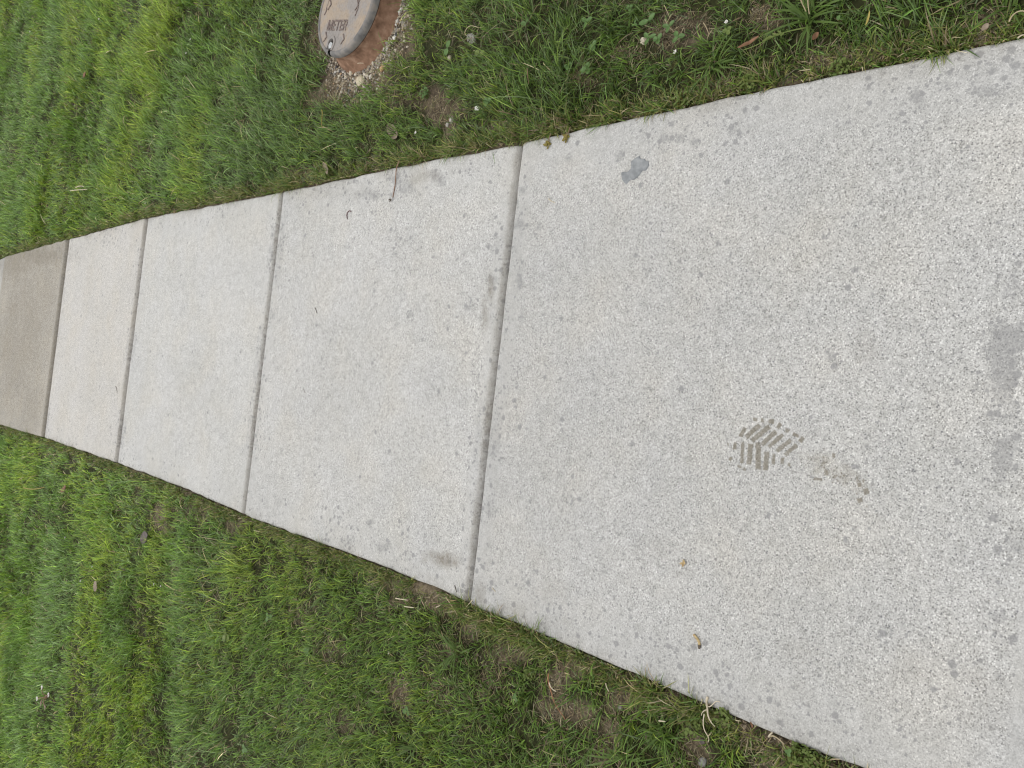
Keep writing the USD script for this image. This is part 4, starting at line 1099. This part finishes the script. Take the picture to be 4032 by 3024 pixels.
pts = [(2650 + a / 5.95, 2440 + b / 5.95) for a, b in ((616, 575), (616, 625), (608, 680))]
ct.part('dark_tip', tube(line(pts, 0.0024, 6), [0.0027, 0.0031, 0.003, 0.0031, 0.0026, 0.0018], 8), dark_husk_mat, True)
g = at(2698, 2220, 0.001)
single('mud_crumb', 'tiny brown crumb with a pale wisp in the middle of the nearest slab', 'crumb', join([(pebble(rng, 0.0032)[0] + g, pebble(rng, 0.003)[1])] if False else [leaf_mesh(0.010, 0.005, g + [0.001 * k, 0.002 * k, 0.0005], a, 0.25, 0.5, 0.3, 5, 3) for k, a in enumerate((0.5, 1.9, 3.3, 4.4))]), catkin_mat)
for p, lab in ((((2160, 782), (2172, 793), (2186, 797)), 'short pale curl of straw on the nearest slab just right of the first joint'),
               (((1938, 2315), (1944, 2322), (1951, 2330)), 'short straight straw on the pavement near its lower edge, right of the first joint'),
               (((455, 1520), (459, 1530), (461, 1546)), 'tiny dark sliver on the pale cream slab near its joint'),
               (((1790, 2305), (1794, 2318), (1797, 2332)), 'small dark grass clipping on the pavement near the lower left end of the first joint'),
               (((1240, 1212), (1244, 1220), (1247, 1232)), 'small brown clipping in the middle of the second slab')):
    dark = 'dark' in lab or 'brown' in lab
    single('clipping', lab, 'clipping', tube(line(p, top_of(*p[1]) + 0.0012, 8), np.linspace(0.0012, 0.0008, 8), 6), dark_husk_mat if dark else pale_straw_mat)

# withered flower heads hanging over the edge
for stem, heads, lab in ((((500, 285), (470, 380), (440, 490)), ((430, 545), (400, 565), (450, 590), (440, 530)), 'withered yellow-green flower head on a short stem over the pavement edge, left of its twin'),
                         (((990, 125), (950, 230), (905, 345)), ((870, 360), (900, 385), (860, 420), (880, 470), (845, 395), (915, 370)), 'longer withered yellow-green flower head over the pavement edge, right of its twin')):
    T = Thing('withered_flower', lab, 'flower', at(2090 + stem[-1][0] / 6.35, 480 + stem[-1][1] / 6.35, 0.0), group='withered flower heads over the pavement edge')
    T.part('stem', tube(line([(2090 + a / 6.35, 480 + b / 6.35) for a, b in stem], [0.012, 0.010, 0.005], 10), 0.0009, 6), brown_stem_mat, True)
    bl = []
    for a, b in heads:
        g = at(2090 + a / 6.35, 480 + b / 6.35, 0.002)
        for _ in range(4):
            bl.append(leaf_mesh(rng.uniform(0.007, 0.011), rng.uniform(0.004, 0.006), g + rng.normal(0, 0.001, 3) * [1, 1, 0.4], rng.uniform(0, 6.28), rng.uniform(0.0, 0.6), 0.4, 0.5, 5, 3))
    T.part('flower_head', join(bl), olive_mat)

# dead leaves
LEAVES = [((1530, 494), (1578, 550), 27, 0.002, tan_leaf_mat, 'broad greyish tan dead leaf half sunk in the grass below the meter cover', 'leaf'),
          ((2908, 192), (2996, 147), 15, 0.024, brown_leaf_mat, 'narrow curled reddish brown leaf in the grass near the top right', 'leaf'),
          ((3200, 158), (3224, 127), 26, 0.020, brown_leaf_mat, 'short broad orange-brown leaf piece standing in the grass near the top right', 'leaf'),
          ((3868, 122), (3892, 92), 26, 0.010, tan_leaf_mat, 'tan dead leaf on bare soil at the top right corner', 'leaf'),
          ((560, 2126), (592, 2106), 22, 0.030, dark_leaf_mat, 'dark grey-brown dead leaf on the lower lawn below the third slab', 'leaf'),
          ((246, 1934), (272, 1914), 9, 0.040, brown_leaf_mat, 'thin brown leaf on the far lower lawn beside a yellow blade', 'leaf'),
          ((375, 2298), (392, 2316), 18, 0.035, tan_leaf_mat, 'pale grey dead leaf on the lower lawn beside two white flowers', 'leaf'),
          ((3410, 103), (3428, 44), 9, 0.030, yellow_leaf_mat, 'yellowed upright grass leaf near the top right', 'leaf'),
          ((2958, 2840), (2964, 2868), 9, 0.004, brown_leaf_mat, 'small orange-brown leaf scrap at the lower pavement edge', 'leaf'),
          ((1277, 640), (1300, 690), 14, 0.006, tan_leaf_mat, 'narrow grey-tan leaf at the upper pavement edge near the worm', 'leaf'),
          ((2760, 2915), (2775, 2925), 22, 0.006, dark_leaf_mat, 'dark leaf on bare soil beside the pale dead root', 'leaf'),
          ((330, 300), (345, 292), 8, 0.05, brown_leaf_mat, 'small reddish brown leaf on the far upper lawn', 'leaf')]
for i_, (p0, p1, w_, z_, mat_, lab, cat) in enumerate(LEAVES):
    single('dead_leaf' if mat_ is not yellow_leaf_mat else 'yellow_leaf', lab, cat, leaf_between(p0, p1, w_, z_ + top_of(*p0) * 0, tilt=0.06, fold=0.3, curl=0.35, n=13, mcols=7, wob=0.004, seed=i_, power=0.6), mat_)

# straws and dead stalks
STRAWS = [([(277, 751), (310, 748), (343, 746)], .05, .0032, pale_straw_mat, 'longer of two pale dead stalks lying on the far upper lawn'),
          ([(298, 739), (315, 733), (332, 735)], .055, .0028, pale_straw_mat, 'shorter of two pale dead stalks lying on the far upper lawn'),
          ([(1558, 2356), (1582, 2359), (1605, 2363)], .012, .0017, pale_straw_mat, 'pale straw at the end of the tan bare strip by the lower pavement edge'),
          ([(1592, 2388), (1612, 2390), (1630, 2393)], .014, .0017, pale_straw_mat, 'shorter pale straw in the grass just below the bare strip'),
          ([(1717, 2391), (1725, 2388), (1733, 2384)], .012, .0015, pale_straw_mat, 'short straw on the bare strip nearest to the first joint'),
          ([(1756, 2352), (1782, 2387), (1791, 2402), (1800, 2422)], .010, .0013, straw_mat, 'bent dead stem reaching over the pavement edge left of the first joint'),
          ([(1861, 2362), (1850, 2376), (1836, 2390)], .010, .0012, pale_straw_mat, 'short pale stem at the lower end of the first joint'),
          ([(2160, 2652), (2161, 2687), (2171, 2720), (2187, 2770), (2207, 2803), (2226, 2833)], .016, .0014, red_stem_mat, 'long reddish dead stem on the lower lawn beside bare soil'),
          ([(2163, 2688), (2175, 2710), (2190, 2722)], .020, .0016, pale_straw_mat, 'white straw crossing the long reddish dead stem'),
          ([(2243, 2782), (2250, 2787), (2262, 2795)], .006, .0015, pale_straw_mat, 'short pale straw on the dark bare soil of the lower lawn'),
          ([(2385, 2690), (2392, 2708), (2397, 2722)], .018, .0013, pale_straw_mat, 'bright straw standing in the grass near the lower pavement edge'),
          ([(2420, 2830), (2440, 2852), (2452, 2868)], .004, .0015, straw_mat, 'tan straw across the pale bare patch of the lower lawn'),
          ([(2595, 2838), (2610, 2839), (2620, 2841)], .022, .0016, pale_straw_mat, 'bright straw tip in the grass left of the pale dead root'),
          ([(3027, 2901), (3034, 2892), (3041, 2884)], .003, .0020, pale_straw_mat, 'short thick white straw at the lower pavement edge'),
          ([(3030, 2902), (3045, 2897), (3066, 2908), (3088, 2930)], .002, .0014, straw_mat, 'bent tan stem on the soil beside the short white straw'),
          ([(3270, 2992), (3288, 2988), (3306, 2990)], .003, .0013, straw_mat, 'thin straw on the soil strip at the lower right end of the lawn'),
          ([(3974, 85), (3982, 70), (3994, 57), (4034, 44)], .025, .0013, straw_mat, 'pale forked dead stalk in the top right corner'),
          ([(4008, 150), (4018, 144), (4034, 137)], .003, .0014, pale_straw_mat, 'white straw on the pavement edge at the right border'),
          ([(3152, -4), (3163, 20), (3174, 45)], .035, .0014, straw_mat, 'left one of two dry upright stalks at the top border'),
          ([(3181, -4), (3184, 25), (3187, 55)], .035, .0014, straw_mat, 'right one of two dry upright stalks at the top border'),
          ([(93, 1920), (130, 1926), (175, 1918)], .05, .0030, yellow_leaf_mat, 'long yellow blade lying on the far lower lawn'),
          ([(1837, 140), (1832, 125), (1842, 110), (1868, 104), (1905, 103)], .035, .0011, straw_mat, 'bent tan stalk beside the dandelion clock'),
          ([(2076, 270), (2080, 300), (2082, 330)], .03, .0013, brown_stem_mat, 'brown dead stalk in the upper lawn above the two withered flower heads'),
          ([(2618, 75), (2640, 110), (2660, 130)], .02, .0011, straw_mat, 'thin straw in the dead patch beside the broad clover leaves'),
          ([(2770, 90), (2785, 115), (2792, 138)], .015, .0012, straw_mat, 'thin straw at the right side of the dead patch by the broad leaves'),
          ([(2615, 20), (2628, 45), (2638, 70)], .03, .0010, straw_mat, 'curved dry blade near the top border above the broad leaves'),
          ([(1318, 385), (1340, 345), (1362, 318)], .004, .0010, straw_mat, 'straight dead grass root beside the gravel below the meter cover'),
          ([(1325, 400), (1342, 365), (1350, 330)], .004, .0010, pale_straw_mat, 'paler dead grass root beside the gravel below the meter cover'),
          ([(1266, 432), (1270, 460), (1268, 480), (1272, 505)], .03, .0015, yellow_leaf_mat, 'yellow bent blade left of the gravel'),
          ([(1408, 249), (1420, 249), (1431, 249)], .032, .0010, pale_straw_mat, 'pale straw stuck to the rusty ring of the meter cover'),
          ([(1195, 1530), (1200, 1540), (1203, 1548)], .0, .0008, dark_husk_mat, 'thin dark hair-like clipping on the second slab')]
for p, z_, r_, mat_, lab in STRAWS:
    if lab.startswith('pale straw stuck'):
        zz = 0.012
    elif 'clipping' in lab:
        zz = top_of(*p[1]) + 0.001
    else:
        zz = z_
    c_ = line(p, zz, 16)
    c_[:, 2] += 0.002 * np.sin(np.linspace(0, 3.1, 16))
    single('dead_twig' if 'stem' in lab else 'grass_clipping' if 'clipping' in lab else 'straw', lab, 'stem' if 'stem' in lab else 'clipping' if 'clipping' in lab else 'root' if 'root' in lab else 'grass blade' if 'blade' in lab else 'straw', tube(c_, np.linspace(r_ * 1.05, r_ * 0.65, 16), 6), mat_)
rt = Thing('uprooted_weed', 'pale branched dead root hanging from the lower pavement edge', 'root', at(2783, 2780, 0.0))
RS = lambda L: [(2600 + a / 2.765, 2600 + b / 2.765) for a, b in L]
rt.part('main_root', tube(line(RS([(512, 402), (505, 480), (512, 525), (520, 600), (545, 660), (592, 718)]), [.003, .004, .012, .016, .016, .012], 26), np.linspace(0.0026, 0.0009, 26), 7), pale_straw_mat, True)
rt.part('branch', tube(line(RS([(510, 502), (560, 490), (600, 452), (650, 456)]), [.008, .007, .004, .003], 14), np.linspace(0.0013, 0.0007, 14), 6), pale_straw_mat, True)
rt.part('branch', tube(line(RS([(505, 540), (480, 548), (445, 606)]), [.013, .014, .014], 12), np.linspace(0.0013, 0.0007, 12), 6), pale_straw_mat, True)
rt.part('branch', tube(line(RS([(478, 585), (468, 700), (490, 780), (520, 830), (518, 892)]), .018, 20), np.linspace(0.0012, 0.0009, 20), 6), pale_straw_mat, True)

# white flowers, buds and a dandelion clock
FLOW = [(2661, 206, .0045, .018, 'white flower bud below the broad leaves at the top of the lawn'), (2863, 88, .0042, .03, 'white bud at the right side of the dead patch near the top border'),
        (1639, 523, .0045, .022, 'white bud on a pale stem by the upper lawn edge right of the tan leaf'), (1534, 2570, .0048, .016, 'white petal on the lower lawn below the bare strip'),
        (320, 2287, .0062, .045, 'larger of two white flowers on the far lower lawn'), (365, 2231, .0050, .045, 'smaller of two white flowers on the far lower lawn'),
        (258, 2117, .0055, .045, 'white flower on the far lower lawn nearest to the pavement'), (574, 800, .0045, .02, 'tiny white bud at the upper lawn edge by the third joint'),
        (735, 210, .0050, .045, 'small white flower bud on the upper lawn left of the meter cover'), (752, 155, .0045, .045, 'white speck of a flower on the upper lawn, nearest to the top border'), (120, 125, .0070, .06, 'pale grey flower head on the far upper lawn'),
        (392, 75, .0065, .05, 'white and brown flower head on the far upper lawn'), (608, 2300, .0045, .04, 'small white bud on the lower lawn right of the pale leaf'), (635, 2308, .0040, .04, 'thin white bud on the lower lawn, rightmost of the far ones')]
for px_, py_, r_, z_, lab in FLOW:
    T = Thing('white_flower', lab, 'flower', at(px_, py_, 0.0))
    g = at(px_, py_, z_)
    foot_pt = np.array([g[0] + rng.normal(0, 0.006), g[1] + rng.normal(0, 0.006), ground_z(g[:1], g[1:2])[0]])
    T.part('stem', tube(spline([foot_pt, (g + foot_pt) / 2 + rng.normal(0, 0.002, 3), g], 8), 0.0006, 5), clover_mat)
    T.part('petals', join([leaf_mesh(r_ * rng.uniform(1.1, 1.5), r_ * 0.9, g + [0, 0, 0.0004 * k], a + rng.normal(0, 0.2), 0.5, 0.3, 0.2, 5, 3) for k, a in enumerate(np.linspace(0, 5.4, 7))]), white_mat)
T = Thing('dandelion_clock', 'white fluffy dandelion clock in the lawn right of the meter cover', 'dandelion', at(1856, 150, 0.0))
g = at(1856, 151, 0.034)
T.part('stem', tube(spline([g, g + [0.004, -0.004, -0.016], g + [0.012, -0.003, -0.038]], 10), 0.0011, 6), clover_mat)
T.part('seed_head', (trimesh.creation.icosphere(2, 0.0035).vertices + g, trimesh.creation.icosphere(2, 0.0035).faces), tan_leaf_mat)
fl = []
for k in range(90):
    d_ = rng.normal(size=3)
    d_ /= np.linalg.norm(d_)
    if d_[2] < -0.6:
        continue
    e_ = g + d_ * rng.uniform(0.009, 0.0125)
    fl.append(tube(np.array([g + d_ * 0.003, e_]), [0.00018, 0.00018], 3, False))
    for _ in range(5):
        t_ = d_ + rng.normal(0, 0.7, 3)
        fl.append(tube(np.array([e_, e_ + 0.0028 * t_ / np.linalg.norm(t_)]), [0.00022, 0.00014], 3, False))
T.part('fluff', join(fl), fluff_mat)
T = Thing('withered_dandelion', 'withered clump with white tips on the far lower lawn near the left border', 'dandelion', at(172, 2740, 0.0))
g0 = at(172, 2745, 0.05)
for (a, b) in ((169, 2706), (150, 2750), (181, 2784), (195, 2735), (165, 2770)):
    g = at(a, b, 0.05)
    T.part('flower_stalk', tube(spline([g0 + [0, 0, -0.03], (g + g0) / 2 + [0, 0, 0.006], g], 8), 0.0022, 5), brown_stem_mat)
    T.part('seed_tip', join([leaf_mesh(0.016, 0.010, g, q_, 0.4, 0.3, 0.2, 5, 3) for q_ in (0.3, 1.5, 2.8, 4.2)]), white_mat if b < 2760 else tan_leaf_mat)

# clover and broad-leaved weeds: every leaf a part
CLOVER = [(2312, 84, 26, 3, 'clover with two round leaves at the top, left of the broad leaves'), (2338, 183, 22, 3, 'clover leaf in the upper lawn below the round pair'), (2312, 272, 24, 3, 'drooping clover leaf in the upper lawn above the mortar lump'),
          (2555, 82, 34, 2, 'large pale folded leaf at the top of the lawn'), (2636, 104, 26, 3, 'broad pale green leaves beside the dead patch'), (2672, 143, 30, 3, 'long broad leaves hanging below the dead patch'), (2556, 150, 26, 3, 'broad leaf pair beside the cream stone'), (2592, 156, 22, 3, 'small three-lobed leaf right of the cream stone'),
          (2482, 30, 16, 3, 'small clover leaf at the top border'), (2500, 95, 14, 3, 'small clover leaf left of the large pale folded leaf'), (2866, 122, 20, 3, 'bright round leaf weed right of the dead patch'), (2070, 90, 16, 3, 'clover leaf near the dandelion clock'),
          (3300, 62, 26, 1, 'single oval leaf near the top border on the right'), (2238, 260, 16, 3, 'clover leaf in the upper lawn above the withered flowers'), (1890, 212, 20, 2, 'bright yellow-green leaf below the dandelion clock'), (1763, 190, 24, 2, 'pale leaf standing in the gap above the bare patch'),
          (1920, 400, 20, 3, 'grey-green leaf beside the white stone right of the bare patch'), (892, 2500, 20, 3, 'bright clover pair in the lower lawn'), (1060, 2430, 14, 3, 'small clover leaf in the lower lawn near the pale edge'), (1210, 2560, 18, 3, 'clover leaf low in the lower lawn'), (735, 2270, 14, 3, 'small clover in the lower lawn below the third joint'), (1605, 2800, 18, 3, 'dull clover leaf in the lower lawn near the bottom'), (3105, 2960, 18, 3, 'clover at the lower pavement edge, rightmost'), (2710, 2880, 18, 3, 'bright clover in the lower lawn by the dead root'), (965, 2950, 14, 3, 'clover at the bottom border of the lower lawn'), (2030, 2745, 14, 3, 'small clover left of the long reddish stem')]
for px_, py_, size_px, n_leaf, lab in CLOVER:
    g = at(px_, py_, 0.030 if py_ < 1500 else 0.024)
    mpp = np.linalg.norm(at(px_ + 1, py_, g[2]) - g) * 0.5 + np.linalg.norm(at(px_, py_ + 1, g[2]) - g) * 0.5
    L = size_px * mpp
    broad = 'broad' in lab or 'large' in lab or 'oval' in lab
    T = Thing('broad_leaf_weed' if broad else 'clover', lab, 'weed' if broad else 'clover', [g[0], g[1], ground_z(g[:1], g[1:2])[0]])
    base = np.array([g[0] + rng.normal(0, 0.004), g[1] + rng.normal(0, 0.004), ground_z(g[:1], g[1:2])[0]])
    T.part('stem', tube(spline([base, (base + g) / 2 + rng.normal(0, 0.002, 3), g], 8), 0.0008, 5), clover_mat)
    a0_ = rng.uniform(0, 6.28)
    mat_ = weed_mat if 'bright' in lab else clover_mat
    for k in range(n_leaf):
        T.part('leaf', leaf_mesh(L * rng.uniform(0.85, 1.1), L * (0.55 if broad else 0.8), g + [0, 0, 0.001 * k], a0_ + k * (2.1 if n_leaf == 3 else 2.6) + rng.normal(0, 0.2), rng.uniform(-0.15, 0.25), 0.35, 0.25, 9, 5, power=0.55), mat_)

# low round-leaved weeds along the pavement's edges
for px_, py_, n_, sp, lab in ((2105, 2530, 46, .05, 'bright low weed at the lower pavement edge right of the first joint'), (2095, 2655, 24, .03, 'yellow-green sprig in the lower lawn above the reddish stem'), (2735, 2845, 60, .05, 'leafy low weed below the pale dead root'), (2860, 2815, 30, .03, 'low green weed at the pavement edge right of the dead root'), (3165, 2970, 50, .045, 'low round-leaved weed at the bottom end of the lower lawn'), (3220, 3000, 36, .035, 'small leafy weed at the bottom border'),
                              (1868, 560, 40, .04, 'mossy yellow-green weed at the upper edge left of the first joint'), (2170, 525, 40, .045, 'yellow-green weed above the two withered flower heads'), (1290, 690, 30, .04, 'pale low weed at the upper edge by the tan leaf'), (1690, 375, 36, .035, 'dull round-leaved weed on the left rim of the bare patch'), (2690, 395, 36, .04, 'yellow-green low weed at the upper edge above the mortar lump'), (2960, 330, 30, .04, 'mossy low weed at the upper edge near the top right'), (3320, 270, 30, .035, 'bright mossy tuft beside the soil at the upper edge'), (1500, 2290, 20, .03, 'low weed at the left end of the bare strip'), (755, 1965, 26, .05, 'dark leafy weed on the lower pavement edge at the third slab')):
    g = at(px_, py_, -0.005)
    T = Thing('low_weed', lab, 'weed', [g[0], g[1], ground_z(g[:1], g[1:2])[0]])
    bl, st_ = [], []
    for k in range(n_):
        a, rr = rng.uniform(0, 6.28), sp * 0.5 * math.sqrt(rng.uniform())
        x, y = g[0] + rr * math.cos(a), g[1] + rr * math.sin(a)
        if abs(x) < HALF - 0.006:
            continue
        zg = ground_z(np.array([x]), np.array([y]))[0]
        p1 = np.array([x, y, zg + rng.uniform(0.008, 0.022)])
        st_.append(tube(np.array([[g[0] * 0.3 + x * 0.7, g[1] * 0.3 + y * 0.7, zg], p1]), [0.0006, 0.0005], 4))
        Lf = rng.uniform(0.004, 0.0075)
        for q_ in range(2):
            bl.append(leaf_mesh(Lf, Lf * 0.7, p1, rng.uniform(0, 6.28), rng.uniform(0, 0.5), 0.3, 0.3, 5, 3, power=0.55))
    T.part('stems', join(st_), olive_mat if 'yellow' in lab else weed_mat, kind='stuff')
    T.part('leaves', join(bl), weed_mat if 'dark' not in lab and 'dull' not in lab else clover_mat, kind='stuff')

# coarse tufts: every long blade a part
TUFTS = [(1805, 2560, 22, (0.05, 0.10), None, 'coarse dark grass tuft with radiating blades below the first joint'), (2815, 258, 20, (0.06, 0.11), (-2.0, 1.0), 'coarse grass tuft leaning along the upper edge above the nearest slab'), (3192, 84, 22, (0.07, 0.12), None, 'large coarse grass tuft with long blades near the top border on the right'),
         (1188, 440, 18, (0.05, 0.10), None, 'pale coarse grass tuft left of the gravel'), (2480, 2990, 14, (0.06, 0.11), None, 'coarse grass tuft at the bottom border beside bare soil'), (2620, 2890, 18, (0.05, 0.09), None, 'dark green coarse tuft between two bare patches near the bottom'), (1640, 2940, 16, (0.05, 0.09), None, 'coarse tuft near the bottom border of the lower lawn'), (3960, 20, 14, (0.05, 0.09), None, 'grey-green coarse tuft in the top right corner'), (1300, 2330, 16, (0.05, 0.09), None, 'grey-green coarse tuft in the lower lawn below the second slab')]
for px_, py_, n_, (l0, l1), lean_az, lab in TUFTS:
    g = at(px_, py_, 0.0)
    zg = ground_z(g[:1], g[1:2])[0]
    T = Thing('coarse_grass_tuft', lab, 'grass tuft', [g[0], g[1], zg])
    for k in range(n_):
        a = rng.uniform(0, 2 * math.pi) if lean_az is None else lean_az[0] + rng.normal(0, lean_az[1])
        L = rng.uniform(l0, l1)
        if abs(g[0] + math.cos(a) * L * 0.8) < HALF + 0.005:
            a = math.pi - a
        lean, bend = rng.uniform(0.45, 1.05), rng.uniform(0.2, 0.9)
        pts, th_ = [np.array([g[0] + rng.normal(0, 0.006), g[1] + rng.normal(0, 0.006), zg - 0.002])], lean
        for q_ in range(6):
            th_ = lean + bend * q_ / 5
            pts.append(pts[-1] + L / 6 * np.array([math.cos(a) * math.sin(th_), math.sin(a) * math.sin(th_), math.cos(th_)]))
        pts = np.array(pts)
        w_ = rng.uniform(0.0032, 0.0050) / 2 * np.array([0.7, 0.95, 1, 0.95, 0.8, 0.5, 0.06])
        sd = np.array([-math.sin(a), math.cos(a), 0.0])
        up_ = np.array([0, 0, 0.0006])
        v = np.vstack([pts - sd * w_[:, None] + up_, pts, pts + sd * w_[:, None] + up_])
        i7 = np.arange(6)
        f = np.vstack([np.stack([i7, i7 + 7, i7 + 8], 1), np.stack([i7, i7 + 8, i7 + 1], 1), np.stack([i7 + 7, i7 + 14, i7 + 15], 1), np.stack([i7 + 7, i7 + 15, i7 + 8], 1)])
        T.part('blade', (v, f), coarse_mat, True)
T = Thing('seeding_grass', 'long pale green seed stalk lying over the grass near the top right', 'grass stalk', at(3050, 140, 0.0))
SP = [(2900 + a / 3.687, b / 3.687) for a, b in ((110, 720), (400, 600), (640, 490), (860, 430), (1080, 390))]
c_ = line(SP, [0.032, 0.036, 0.038, 0.034, 0.02], 24)
T.part('stalk', tube(c_, np.linspace(0.0009, 0.0016, 24), 6), weed_mat, True)
T.part('seeds', join([leaf_mesh(0.011, 0.004, c_[k] + [0, 0, 0.0015], math.atan2(*(c_[k - 1] - c_[k])[1::-1]) + rng.normal(0, 0.4), 0.2, 0.3, 0.2, 5, 3) for k in range(9, 16) for _ in range(2)]), weed_mat)
